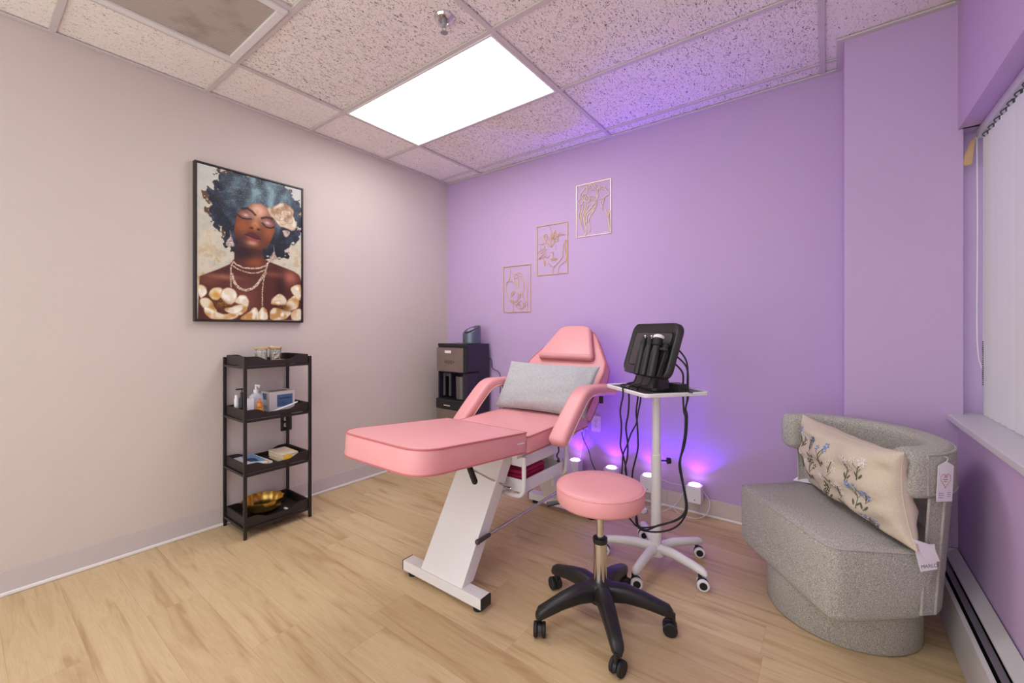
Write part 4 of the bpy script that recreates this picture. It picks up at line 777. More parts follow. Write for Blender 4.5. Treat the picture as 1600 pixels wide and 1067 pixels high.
# back rest : in its own plane, x across, y up the back
BA = R(50)
mxb = M.Translation((XC, -.628, .672)) @ M.Rotation(BA, 4, 'X')
poly = roundpoly([(-.27, 0), (.27, 0), (.295, .30), (.285, .375), (.14, .615), (.08, .645), (-.08, .645), (-.14, .615), (-.285, .375), (-.295, .30)], [.02, .02, .08, .06, .06, .05, .05, .06, .06, .08], 6)
slab(poly, .09, mxb, 'back_rest')
# removable head cushion
poly = roundpoly([(-.215, .375), (.215, .375), (.115, .632), (.06, .650), (-.06, .650), (-.115, .632)], [.03, .03, .05, .04, .04, .05], 6)
hp = B().prism(poly, .004, .05, .022, 4, mx=mxb)
h = obj('head_cushion', hp, 'pink', bed, ang=60)
obj('piping', B().tube([mxb @ V((x*1.0, y, .012)) for x, y in poly], .004, 6, closed=True, smooth=0), 'piping', h)
# arm rests
def arm(s):
    x = XC+s*.335
    path = [(x-.0*s, -1.045, .625), (x, -.985, .68), (x, -.90, .752), (x, -.835, .802), (x, -.79, .822), (x, -.74, .828), (x+.006*s, -.64, .823), (x+.015*s, -.55, .818), (x+.022*s, -.49, .812)]
    P = catmull([V(p) for p in path], 4)
    sec = rrect(.098, .058, .022, 5)
    o = obj('arm_rest', B().sweep(P, sec, up=(0, -.55, .83), ends=.028), 'pink', bed, ang=60)
    q = B()
    for sx in (-1, 1):
        q.tube([p+V((sx*.049, 0, 0))+V((0, .012, -.016)) for p in P[::2]], .0032, 6, smooth=2)
    obj('piping', q, 'pipinglight', o)
    k = B().box((XC+s*.272, -.90, .60), (.02, .05, .10), .004); k.cyl((XC+s*.268, -.90, .60), (XC+s*.335, -.97, .665), .010, seg=10)
    obj('arm_bracket', k, 'white', bed)
    kn = B().cyl((x+s*.02, -.60, .785), (x+s*.02, -.60, .745), .012, seg=14); obj('arm_knob', kn, 'blackplastic', bed)
arm(1); arm(-1)
# steel base
def foot(y, x0, x1):
    obj('base_bar', bx(x0, x1, y-.03, y+.03, .022, .068, .003), 'white', bed)
    for xe in (x0, x1): obj('end_cap', bx(xe-.004, xe+.004, y-.0302, y+.0302, .0215, .0685, .002), 'blackplastic', bed)
    for xx in (x0+.04, x1-.04): obj('levelling_foot', B().lathe([(.022, 0), (.022, .012), (.012, .014), (.012, .024)], (xx, y, 0), 18), 'rubber', bed)
foot(-1.52, 1.275, 1.768); foot(-.467, 1.275, 1.768)
def leg(y0, y1, z1):
    th = .085; p = [(y0-.045, .066), (y0+.03, .066), (y1+.05, z1), (y1-.035, z1)]
    b = B().prism(p, 1.395, 1.655, .004, 2, mx=M(((0, 0, 1, 0), (1, 0, 0, 0), (0, 1, 0, 0), (0, 0, 0, 1))))
    obj('leg_panel', b, 'white', bed)
leg(-1.50, -1.205, .575)
b = B().prism([(-.50, .066), (-.435, .066), (-.70, .56), (-.77, .56)], 1.395, 1.655, .004, 2, mx=M(((0, 0, 1, 0), (1, 0, 0, 0), (0, 1, 0, 0), (0, 0, 0, 1)))); obj('leg_panel', b, 'white', bed)
fr = B()
for s in (-1, 1): fr.box((XC+s*.20, -.93, .565), (.03, .60, .03), .003)
fr.box((XC, -1.20, .562), (.40, .03, .03), .003).box((XC, -.655, .562), (.40, .03, .03), .003)
fr.box((XC, -1.40, .598), (.30, .34, .012), .002, mx=None)
fr.cyl((XC, -.60, .60), (XC, -.42, .80), .014)
obj('under_frame', fr, 'white', bed)
# chrome gas struts between the two legs
for xx in (1.672, 1.42):
    g = B().cyl((xx, -1.40 if xx > 1.5 else -1.37, .240), (xx, -.50, .252), .0075, seg=12); obj('gas_strut', g, 'chrome', bed)
    if xx < 1.5: continue
    c = B().cyl((xx, -1.46, .239), (xx, -1.38, .2405), .011, .009, seg=12).sphere((xx, -1.462, .239), .0125, 10); obj('strut_bracket', c, 'darkpanel', bed)
# release lever under the leg rest
obj('lever_rod', B().tube([(1.50, -1.41, .55), (1.60, -1.425, .535), (1.635, -1.34, .475), (1.672, -1.225, .405)], .005, 8, smooth=0).sphere((1.673, -1.222, .402), .009, 8), 'chrome', bed)
obj('lever_grip', B().cyl((1.598, -1.432, .54), (1.64, -1.445, .492), .0135, seg=14).sphere((1.598, -1.432, .54), .0135, 10).sphere((1.64, -1.445, .492), .0135, 10), 'rubber', bed)
# tray rack under the seat
rk = B()
for y in (-1.205, -.80):
    rk.tube([(1.50, y, .56), (1.50, y, .42), (1.505, y, .385), (1.53, y, .366), (1.69, y, .366), (1.725, y, .38), (1.738, y, .42), (1.738, y, .56)], .011, 10, smooth=3)
for k in range(4): rk.cyl((1.54+.045*k, -1.205, .366), (1.54+.045*k, -.80, .366), .004, seg=6)
obj('tray_rack', rk, 'white', bed)
def tray(z, h):
    b = B(); x0, x1, y0, y1 = 1.515, 1.722, -1.185, -.815
    b.box(((x0+x1)/2, (y0+y1)/2, z+.003), (x1-x0, y1-y0, .005))
    for x in (x0, x1): b.box((x, (y0+y1)/2, z+h/2), (.005, y1-y0+.005, h), .001)
    for y in (y0, y1): b.box(((x0+x1)/2, y, z+h/2), (x1-x0-.005, .005, h), .001)
    obj('tray', b, 'whiteplastic', bed)
tray(.378, .062); tray(.502, .055)
obj('side_plate', bx(1.64, 1.66, -.80, -.70, .28, .56, .003), 'white', bed)
cb = B().tube([(1.76, -.93, .58), (1.765, -.925, .53), (1.75, -.92, .50), (1.765, -.918, .475), (1.75, -.915, .47), (1.76, -.91, .485)], .004, 6); obj('hanging_cord', cb, 'blackplastic', bed)
t = thing('towel', 'folded dark pink towel lying in the white tray under the bed seat', 'towel', (1.61, -1.0, .384))
b = B()
for k in range(4): b.box((1.605, -1.06+.004*k, .3945+.0215*k), (.17, .23-.004*k, .0205), .008, 3)
obj('folds', b, 'magenta', t)

# ------------------------------------------------------------------ soft rectangular pillow
def pillow(w, h, d, seed, pinch=.06, nu=36, nv=22, wr=.006):
    rs = np.random.RandomState(seed); ph = rs.rand(6)*6
    def surf(u, v, s):
        """u,v in [-1,1], s=+1 front / -1 back"""
        k = (max(0, 1-abs(u)**2.6))**.5*(max(0, 1-abs(v)**2.4))**.5
        x = u*w/2*(1-pinch*(1-v*v)*abs(u)**3*.6); y = v*h/2*(1-pinch*(1-u*u)*abs(v)**3)
        wrk = wr*k*(math.sin(9*u+5*v+ph[0])*.5+math.sin(4*u-11*v+ph[1])*.5+math.sin(17*u*abs(v)+ph[2])*.4)
        crease = -.012*math.exp(-((abs(u)-.86)/.10)**2)*math.exp(-((v-.55)/.3)**2)
        return V((x, y, s*(d/2*k**.85+.0015)+(wrk+crease)*(1 if s > 0 else -1)*(1 if k > 0 else 0)))
    b = B(); P = [[None]*(nu+1) for _ in range(nv+1)]; Q = [[None]*(nu+1) for _ in range(nv+1)]
    eu = [math.sin(PI/2*(2*i/nu-1)) for i in range(nu+1)]; ev = [math.sin(PI/2*(2*j/nv-1)) for j in range(nv+1)]
    for j in range(nv+1):
        for i in range(nu+1):
            P[j][i] = b.m.verts.new(surf(eu[i], ev[j], 1))
            Q[j][i] = P[j][i] if i in (0, nu) or j in (0, nv) else b.m.verts.new(surf(eu[i], ev[j], -1))
    for j in range(nv):
        for i in range(nu):
            b.m.faces.new((P[j][i], P[j][i+1], P[j+1][i+1], P[j+1][i]))
            try: b.m.faces.new((Q[j][i], Q[j+1][i], Q[j+1][i+1], Q[j][i+1]))
            except ValueError: pass
    edge = [surf(e, -1, 0) for e in eu]+[surf(1, e, 0) for e in ev[1:]]+[surf(e, 1, 0) for e in eu[::-1][1:]]+[surf(-1, e, 0) for e in ev[::-1][1:-1]]
    return b, surf, edge
pb, sf, ed = pillow(.63, .335, .13, 5, .10)
bot = V((1.515, -.755, .675)); ax_x = V((1, .045, -.012)).normalized(); upv = V((.0, .55, .80)).normalized(); upv = (upv-ax_x*upv.dot(ax_x)).normalized(); nz = ax_x.cross(upv)
mp = M(((ax_x.x, upv.x, nz.x, 0), (ax_x.y, upv.y, nz.y, 0), (ax_x.z, upv.z, nz.z, 0), (0, 0, 0, 1))); mp = M.Translation(bot+upv*.168) @ mp
t = thing('lumbar_pillow', 'plain light grey felt pillow leaning on the back of the pink bed', 'pillow', bot)
obj('cushion', xfm(pb, mp), 'wool', t, ang=80)
obj('seam', B().tube([mp @ p for p in ed], .0022, 6, closed=True, smooth=0), 'wool', t)

# ================================================================== PINK STOOL
sx, sy = 2.166, -1.28
t = thing('rolling_stool', 'round pink rolling stool with black five-star base in front of the bed', 'stool', (sx, sy, 0))
s = obj('seat', B().lathe([(0, .474), (.15, .474), (.166, .478), (.173, .488), (.174, .53), (.170, .543), (.16, .5495), (.10, .5525), (0, .553)], (sx, sy, 0), 56), 'pink', t, ang=60)
obj('piping', B().tube([(sx+.1715*math.cos(a), sy+.1715*math.sin(a), .541) for a in [2*PI*k/48 for k in range(48)]], .003, 6, closed=True, smooth=0), 'pink', s)
obj('seat_plate', B().lathe([(.0, .466), (.09, .466), (.09, .4735), (0, .4735)], (sx, sy, 0), 24), 'blackplastic', t)
dv = V((-.93, -.36, 0)).normalized()
obj('height_lever', B().tube([V((sx, sy, .462))+dv*a+V((0, 0, -b)) for a, b in ((.03, 0), (.12, .0), (.17, .006), (.215, .02))], lambda f: .006+.005*f, 8), 'blackplastic', t)
obj('gas_piston', B().lathe([(.0145, .33), (.0145, .465)], (sx, sy, 0), 20), 'chrome', t)
obj('collar', B().lathe([(.027, .314), (.029, .318), (.029, .334), (.022, .338), (.016, .338)], (sx, sy, 0), 24), 'blackplastic', t)
obj('column', B().lathe([(.0265, .15), (.0265, .315)], (sx, sy, 0), 24), 'chrome', t)
hb = B().lathe([(.0, .085), (.045, .085), (.052, .10), (.052, .145), (.042, .158), (.027, .162)], (sx, sy, 0), 30)
obj('hub', hb, 'blackplastic', t)
def stool_arm(a):
    d = V((math.cos(a), math.sin(a), 0)); P = [V((sx, sy, 0))+d*r+V((0, 0, z)) for r, z in ((.035, .124), (.10, .128), (.17, .115), (.235, .096), (.262, .088), (.276, .078))]
    rr = []; sd = V((-d.y, d.x, 0))
    for p, w, h in zip(P, (.032, .030, .027, .024, .022, .012), (.034, .032, .026, .022, .021, .012)):
        rr.append([p+sd*(w*math.copysign(abs(math.cos(q))**.6, math.cos(q)))+V((0, 0, h*math.copysign(abs(math.sin(q))**.6, math.sin(q)))) for q in [2*PI*k/20 for k in range(20)]])
    obj('star_arm', B().rings(rr), 'blackplastic', t, ang=50)
def caster(tt, c, heading, r, ztop, wheel, hub, stem, w=.019):
    """twin-wheel caster, wheel axis perpendicular to heading"""
    h = V((math.cos(heading), math.sin(heading), 0)); ax = V((-h.y, h.x, 0)); wc = V((c[0], c[1], r))
    fork = B().cyl((c[0]-h.x*.012, c[1]-h.y*.012, r+.012), (c[0]-h.x*.012, c[1]-h.y*.012, ztop), .0085, seg=12)
    fork.sphere(wc+V((0, 0, .004)), r*.93, 12, (1, 1, .9)) if False else None
    hd = B(); n = 14
    rr = []
    for s_ in (-.006, .006): rr.append([wc+ax*s_+V((h.x*r*.97*math.cos(q), h.y*r*.97*math.cos(q), r*.97*math.sin(q))) for q in [R(5)+R(190)*k/n for k in range(n+1)]])
    fork.rings(rr)
    o = obj('caster', fork, stem, tt)
    for s_ in (-1, 1):
        q = ax.to_track_quat('Z', 'Y').to_matrix().to_4x4()
        wl = B().lathe([(.0, -.0075), (r*.86, -.0075), (r, -.0045), (r, .0045), (r*.86, .0075), (0, .0075)], seg=28, mx=M.Translation(wc+ax*(s_*.0155)) @ q)
        ww = obj('wheel', wl, wheel, o)
        if hub:
            hh = B().lathe([(0, -.0012), (r*.62, -.0012), (r*.62, .0012), (0, .0016)], seg=22, mx=M.Translation(wc+ax*(s_*.0236)) @ q)
            # third level is not available below a wheel: hub cap is a sibling
            obj('hub_cap', hh, hub, o)
    return o
for k, hd in zip(range(5), (200, 250, 150, 300, 80)):
    a = R(20+72*k); stool_arm(a); caster(t, (sx+.263*math.cos(a), sy+.263*math.sin(a)), R(hd), .027, .083, 'rubber', None, 'blackplastic')
# ================================================================== WHITE TROLLEY
tx, ty = 2.212, -.73
t = thing('trolley_stand', 'white trolley stand on casters with square tray, behind the stool', 'trolley', (tx, ty, 0))
obj('hub', B().lathe([(.0, .045), (.042, .05), (.048, .07), (.044, .092), (.030, .10), (.028, .108)], (tx, ty, 0), 30), 'white', t)
obj('lower_pole', B().lathe([(.0245, .09), (.0245, .545), (.022, .548)], (tx, ty, 0), 24), 'white', t)
obj('upper_pole', B().lathe([(.0205, .54), (.0205, .862)], (tx, ty, 0), 24), 'white', t)
obj('clamp_knob', B().cyl((tx+.02, ty+.012, .515), (tx+.045, ty+.027, .515), .004, seg=8).cyl((tx+.045, ty+.027, .515), (tx+.06, ty+.036, .515), .016, .014, seg=16), 'rubber', t)
for k in range(5):
    a = R(52+72*k); d = V((math.cos(a), math.sin(a), 0)); sd = V((-d.y, d.x, 0)); rr = []
    for r_, z, w, h in ((.02, .082, .022, .024), (.10, .092, .021, .022), (.2, .086, .019, .019), (.25, .080, .0185, .018), (.268, .076, .013, .012), (.274, .072, .004, .004)):
        p = V((tx, ty, z))+d*r_; rr.append([p+sd*(w*math.cos(q))+V((0, 0, h*math.sin(q))) for q in [2*PI*j/18 for j in range(18)]])
    obj('base_leg', B().rings(rr), 'white', t, ang=60)
for k, hd in zip(range(5), (22, 35, 12, 28, 18)):
    a = R(52+72*k); caster(t, (tx+.252*math.cos(a), ty+.252*math.sin(a)), R(hd), .0265, .07, 'whiteplastic', 'rubber', 'blackplastic')
rt = math.atan2(-.236, .293)
mt = M.Translation((2.207, -.739, .862)) @ M.Rotation(rt, 4, 'Z')
b = B().prism(rrect(.376, .341, .022), .0, .012, .004, mx=mt)
tr = obj('tray', b, 'white', t)
ring = rrect(.376, .341, .022, 6); rr = B()
rr.tube([mt @ V((x*.985, y*.985, .0135)) for x, y in ring], .0055, 8, closed=True, smooth=0); obj('tray_rim', rr, 'whiteplastic', tr)
obj('tray_mat', B().prism(rrect(.34, .305, .012), .0121, .0145, mx=mt), 'darkpanel', tr, smooth=False)
obj('tray_boss', B().lathe([(.0, -.0), (.05, -.0), (.03, -.03), (0, -.03)], (2.209, -.735, .862), 24), 'white', t)
TZ_ = .8772
# ================================================================== FACIAL MACHINE ON THE TROLLEY
a_ = V((math.cos(rt), math.sin(rt), 0)); n_ = V((a_.y, -a_.x, 0))      # a: along the face, n: toward the user side
Rb = M(((a_.x, -n_.x, 0, 0), (a_.y, -n_.y, 0, 0), (0, 0, 1, 0), (0, 0, 0, 1)))
org = V((2.205, -.745, TZ_))
t = thing('facial_machine', 'black tabletop facial machine with square face standing on the white trolley', 'machine', org)
mB = M.Translation(org) @ Rb            # local: x along face, y away from the user, z up
obj('base_plate', B().prism(rrect(.235, .155, .03), 0, .016, .004, mx=mB), 'blackplastic', t)
rr = []
for z, w, d, yo in ((.016, .215, .125, -.008), (.03, .18, .105, -.012), (.06, .165, .09, -.012), (.085, .165, .085, -.008)): rr.append([mB @ V((x, y+yo, z)) for x, y in rrect(w, d, .025)])
obj('neck', B().rings(rr), 'charcoal', t, ang=50)
bt = R(17.4)
P0 = V((2.14, -.78, .91))
c0 = P0+n_*.004+a_*.0
face = lambda: M.Translation(c0) @ Rb @ M.Rotation(-bt, 4, 'X') @ M(((1, 0, 0, 0), (0, 0, 1, 0), (0, 1, 0, 0), (0, 0, 0, 1)))   # local x across, y up the face, z away from user
mF = face()
CX, CY = .012, .171
hsz = (.395, .268); rr = []
for z, k in ((.004, .95), (.0, .975), (.004, 1.), (.026, 1.01), (.036, .99), (.042, .93), (.044, .8)):
    rr.append([mF @ V((CX+x*k, CY+y*k, z)) for x, y in rrect(hsz[0], hsz[1], .045, 7)])
hd = obj('housing', B().rings(rr), 'charcoal', t, ang=50)
obj('face_panel', B().prism([(.021+x, .170+y) for x, y in rrect(.317, .172, .02)], -.0008, .0005, mx=mF), 'darkpanel', t, smooth=False)
obj('panel_groove', B().tube([mF @ V((.021+x, .170+y, -.0012)) for x, y in [(-.1585, -.076), (-.1585, .066), (-.152, .082), (-.138, .086), (.138, .086), (.152, .083)]], .0022, 6, smooth=0), 'rubber', t)
obj('holder', B().prism(roundpoly([(.02, .035), (.185, .035), (.195, .15), (.19, .172), (.02, .172), (.01, .14)], .012), -.026, -.0015, .004, mx=mF), 'blackplastic', t)
obj('holder_ledge', B().prism(rrect(.06, .012, .003), -.056, -.040, .002, mx=mF @ M.Translation((.182, .166, .014))), 'charcoal', t)
h = B()
for x in (.148, .178): h.lathe([(.0, 0), (.016, 0), (.017, .02), (.012, .03), (0, .032)], seg=16, mx=mF @ M.Translation((x, .168, -.018)) @ M.Rotation(R(-90), 4, 'X'))
h.lathe([(0, -.004), (.012, -.004), (.012, .001), (0, .001)], seg=14, mx=mF @ M.Translation((.0, .195, -.001)))
obj('knobs', h, 'rubber', t)
pk = B().box((.145, .035, .021), (.075, .05, .04), .003, mx=mB); obj('power_block', pk, 'blackplastic', t)
PH = [V(p) for p in BK['hoseD']]
obj('power_cord', B().tube([mB @ V((.185, .04, .02)), mB @ V((.23, .03, .01)), mB @ V((.20, .07, .005)), mB @ V((.12, .09, .004))], .0022, 6), 'blackplastic', t)
# three handpieces clipped on the holder, each with its hose
labs = ('leftmost black handpiece clipped on the facial machine, with black hose', 'middle black handpiece clipped on the facial machine, with black hose', 'black handpiece with white dome tip on the facial machine, with black hose')
for k, key in enumerate(('hoseA', 'hoseB', 'hoseC')):
    x = (.052, .108, .168)[k]; y0 = .026
    hb_ = mF @ V((x, y0, -.044))
    g = thing('handpiece', labs[k], 'handpiece', hb_, group='facial machine handpieces')
    mh = mF @ M.Translation((x, y0, -.046)) @ M.Rotation(R(6), 4, 'Z') @ M.Rotation(R(-90), 4, 'X')
    obj('grip', B().lathe([(.009, 0), (.018, .004), (.0205, .02), (.0205, .115), (.018, .135), (.0155, .15)], seg=20, mx=mh), 'blackplastic', g, ang=50)
    if k < 2:
        obj('head', B().lathe([(.0155, .15), (.0165, .155), (.0165, .172), (.012, .176), (.012, .192), (.004, .195)], seg=18, mx=mh), 'rubber', g)
        obj('tip', B().lathe([(.006, .195), (.006, .201), (.003, .204)], seg=12, mx=mh).sphere((0, 0, 0), .004, 8, mx=mh @ M.Translation((.011, .004, .187))), 'chrome', g)
    else:
        obj('head', B().lathe([(.0155, .15), (.022, .156), (.022, .186), (.018, .19)], seg=18, mx=mh), 'rubber', g)
        obj('tip', B().lathe([(.024, .188), (.026, .192), (.024, .200), (.014, .206), (0, .208)], seg=20, mx=mh), 'whiteplastic', g)
    p = [V(q) for q in BK[key]]
    start = mF @ V((x, y0-.004, -.046)); s2 = start+V((0, 0, -.03))+n_*.015; 
    edge = V((p[0].x, p[0].y, TZ_+.012)); mid = s2.lerp(edge, .5)+V((0, 0, .006))
    rear = mF @ V((.17, .13+.035*k, .04)); r2 = V((p[-1].x, p[-1].y, .95+.02*k)).lerp(rear, .3)+a_*.02
    pts = [start, s2, mid, edge]+p+[V((p[-1].x, p[-1].y, .905)), r2, rear]
    obj('hose', B().tube(pts, .0042, 8, smooth=4), 'rubber', g)
t = tag(base_at(obj('power_cable', B().tube([mB @ V((-.09, -.02, .012)), mB @ V((-.1, -.13, .006)), V((2.17, -.875, .872))]+PH+[V((2.06, -.80, .33)), V((2.0, -.55, .20)), V((1.93, -.25, .12)), V((1.90, -.10, .14))], .0038, 8), 'rubber'), (2.1, -.6, .3)), 'thin black power cable running from the facial machine down behind the stool', 'cable')

# ================================================================== PURPLE UPLIGHTS
def uplight(x, label, lead=True):
    w, d, z0, z1 = .088, .075, .098, .205
    y1 = -.028; t = thing('uplight', label, 'light', (x, y1-d/2, z0), group='purple wall uplights')
    obj('case', bx(x-w/2, x+w/2, y1-d, y1, z0, z1-.004, .006), 'whiteplastic', t)
    obj('lens', B().lathe([(0, z1-.004), (.034, z1-.004), (.032, z1+.002), (0, z1+.003)], (x, y1-d/2, 0), 24), 'uplens', t)
    obj('bracket', bx(x-.02, x+.02, y1, -.0005, z0+.02, z0+.07, .003), 'whiteplastic', t)
    obj('status_dot', B().sphere((x+.008, y1-d-.0005, z0+.022), .0035, 8, (1, .4, 1)), 'darkpanel', t)
    for pw_, sz_ in ((2.3, 124), (13., 36)):
      L = bpy.data.lights.new('uplight_beam', 'SPOT'); L.energy = SPOT_POWER*pw_; L.color = (.13, .012, 1.0); L.spot_size = R(sz_); L.spot_blend = .45 if sz_ > 90 else 1.; L.shadow_soft_size = .02
      lo = bpy.data.objects.new('uplight_beam', L); COL.objects.link(lo); lo.parent = t; lo.location = (0, 0, z1-z0+.012); lo.rotation_euler = (R(180 if sz_ > 90 else 185), 0, 0)
UX = (1.40, 1.685, 1.945, 2.236)
uplight(UX[0], 'white cube uplight on the lilac wall below the outlet, behind the bed')
uplight(UX[1], 'white cube uplight hidden behind the stool seat, glowing purple on the wall')
uplight(UX[2], 'white cube uplight partly behind the white trolley pole')
uplight(UX[3], 'white cube uplight to the right of the trolley pole, nearest the armchair')
for pts, r_, lab in (
    ([(1.99, -.03, .185), (2.08, -.02, .165), (2.19, -.02, .168)], .0022, 'thin white cable stretched between the two uplights beside the trolley pole'),
    ([(2.28, -.05, .17), (2.315, -.03, .10), (2.30, -.06, .03), (2.24, -.10, .006), (2.14, -.08, .006), (2.08, -.03, .02), (2.0, -.06, .006), (1.93, -.12, .006), (1.85, -.10, .006)], .0024, 'white cable looping from the rightmost uplight down along the baseboard'),
    ([(1.90, -.06, .11), (1.87, -.09, .03), (1.95, -.14, .006), (2.05, -.12, .006), (2.12, -.05, .05), (2.16, -.03, .13), (2.19, -.03, .16)], .0022, 'white cable trailing on the floor behind the trolley pole up to an uplight'),
    ([(1.42, -.03, .21), (1.43, -.014, .30), (1.452, -.012, .44)], .0018, 'thin white cable rising from the uplight below the outlet')):
    tag(base_at(obj('light_cable', B().tube(pts, r_, 6), 'cordwhite'), pts[0]), lab, 'cable', 'white uplight cables')
t = thing('power_strip', 'small white power strip lying on the floor behind the stool and trolley', 'power strip', (1.91, -.16, 0))
obj('body', B().prism(rrect(.16, .042, .016), 0, .03, .006, mx=M.Translation((1.905, -.165, .0)) @ M.Rotation(R(-28), 4, 'Z')), 'whiteplastic', t)
obj('switch', B().prism(rrect(.018, .014, .003), .0295, .034, .001, mx=M.Translation((1.905, -.165, .0)) @ M.Rotation(R(-28), 4, 'Z') @ M.Translation((.05, 0, 0))), 'greyplastic', t)
# outlet on the lilac wall with adapter and plug
ot, mxo = outlet('wall_outlet', (1.537, 0., .477), 'ivory wall outlet on the lilac wall between the bed and the trolley', 'Y', 'outletwhite', 'outletwhite', (.019, -.019))
t = thing('plug_adapter', 'clear and tan plug adapter hanging left of the ivory wall outlet', 'adapter', (1.452, 0, .47))
obj('adapter_body', bx(1.435, 1.472, -.032, -.0005, .475, .545, .006), 'tan', t)
obj('clear_prong', bx(1.428, 1.44, -.028, -.0005, .405, .474, .003).merge(bx(1.46, 1.475, -.02, -.0005, .43, .474, .003)), 'clearplastic', t)
obj('power_lead', B().tube([(1.425, -.02, .44), (1.44, -.02, .36), (1.49, -.03, .28), (1.515, -.03, .2), (1.57, -.05, .13), (1.62, -.06, .10)], .0032, 6), 'blackplastic', t)
# ================================================================== TWEED ARMCHAIR
cc = V((2.933, -.63, 0)); phi = math.atan2(-.8, .6)
t = thing('barrel_armchair', 'grey tweed barrel armchair with curved back in the corner by the window', 'armchair', cc, phi)
mC = root_mw(t)                    # local x: to the viewer's right, y: toward the back
S0 = .03                           # centre line of the seat
obj('plinth', B().lathe([(.0, .0), (.245, 0), (.254, .008), (.254, .19), (.0, .19)], seg=64, mx=mC @ M.Translation((.0, .0, 0))), 'tweed', t, ang=50)
def ell(a, b, t0, t1, n, cx=S0, cy=0.): return [(cx+a*math.cos(R(t0+(t1-t0)*k/n)), cy+b*math.sin(R(t0+(t1-t0)*k/n))) for k in range(n+1)]
front = roundpoly([(S0-.330, .045), (S0-.285, -.275), (S0+.292, -.275), (S0+.330, .045)], [0, .045, .05, 0], 6)
rear = ell(.300, .19, 8, 172, 22, S0, .02)
outl = [p for p in front]+rear
rr = []
def sc(z, k, bl):
    tp = lambda y: 1-.17*max(0, (.43-z)/.265)*min(1, max(0, (y+.22)/.26))
    return [mC @ V((S0+(x-S0)*k*tp(y), y*k+bl, z)) for x, y in outl]
bodyr = [sc(.165, .86, 0), sc(.168, .95, 0), sc(.18, .985, 0), sc(.20, 1., 0), sc(.40, 1.006, 0), sc(.422, 1.0, 0), sc(.430, .985, 0), sc(.436, .93, 0), sc(.440, .7, 0), sc(.441, .35, 0)]
st = obj('seat', B().rings(bodyr), 'tweed', t, ang=60)
obj('piping', B().tube([mC @ V((S0+(x-S0)*1.0, y*1.0, .4255)) for x, y in front], .0045, 8, smooth=0), 'tweedpipe', st)
# lower back shell, wrapping the rear half and tapering toward the floor
def shell(a, b, thick, z0, z1, t0, t1, r, n=44, endr=.0):
    path = [V((x, y, (z0+z1)/2)) for x, y in ell(a-thick/2, b-thick/2, t0, t1, n, S0, 0)]
    return B().sweep([mC @ p for p in path], rrect(thick, z1-z0, r, 6), ends=endr, kmin=.78)
def bp(f, io, z):
    k = 1-.085*(.62-z)/.42
    x, y = ell(.334*k, .275*k, 18+144*f, 0, 1)[0] if io else ell(.326*k, .205*k, 8+164*f, 0, 1)[0]
    return mC @ V((x, y, z))
rr = []
for q in range(41):
    f = q/40; ring = []
    for io, zs in ((0, (.20, .22, .30, .40, .50, .61)), (1, (.61, .50, .40, .30, .22, .20))):
        for z in zs: ring.append(bp(f, io, z))
    rr.append(ring)
sh = obj('back_shell', B().rings(rr), 'tweed', t, ang=40)
for f in (0, 1):
    for io in (0, 1): obj('piping', B().tube([bp(f, io, z) for z in (.203, .3, .4, .5, .61)], .0042, 8, smooth=2), 'tweedpipe', sh)
bd = obj('back_band', shell(.337, .295, .09, .604, .768, 1, 179, .030, endr=.05), 'tweed', t, ang=60)
q = B()
lo = [mC @ V((x, y, .624)) for x, y in ell(.3365, .2945, 2, 178, 40)]; hi = [mC @ V((x, y, .755)) for x, y in ell(.333, .291, 178, 2, 40)]
q.tube(lo+hi, .0042, 8, closed=True, smooth=0); obj('piping', q, 'tweedpipe', bd)
# hang tag on the right arm of the band
ax_, ay_ = ell(.343, .301, 14, 14, 1)[0]; an = math.atan2(ay_, ax_-S0)
mT = mC @ M.Translation((ax_, ay_, .738)) @ M.Rotation(an, 4, 'Z') @ M.Rotation(R(90), 4, 'Z') @ M.Rotation(R(90), 4, 'X') @ M.Rotation(R(-4), 4, 'Z')
tg = B().prism([(-.034, -.135), (.034, -.135), (.034, -.018), (.0, -.002), (-.034, -.018)], 0, .0012, mx=mT)
tag_o = obj('hang_tag', tg, 'paper', t, smooth=False)
tag_o['label'] = 'white hang tag with heart outline'
hp_ = [(16*math.sin(u)**3, 13*math.cos(u)-5*math.cos(2*u)-2*math.cos(3*u)-math.cos(4*u)) for u in [2*PI*k/30 for k in range(30)]]
obj('heart_outline', B().tube([mT @ V((x*.00135, -.064+y*.0016, .0016)) for x, y in hp_], .0011, 6, closed=True, smooth=0), 'rosegold', tag_o)
ln = B()
for k, (w_, yy_) in enumerate(((.016, -.055), (.020, -.062), (.014, -.069))): ln.box((0, yy_, .0014), (w_, .0018, .0006), mx=mT)
for k in range(3): ln.box((-.016, -.108-.007*k, .0014), (.02, .0015, .0006), mx=mT); ln.box((.018, -.106-.006*k, .0014), (.014, .0012, .0006), mx=mT)
obj('printed_lines', ln, 'ink', tag_o, smooth=False)
obj('tag_string', B().tube([mT @ V((0, -.008, .001)), mT @ V((.004, .008, .002)), mT @ V((-.003, .012, -.006))], .0009, 5), 'cordwhite', tag_o)

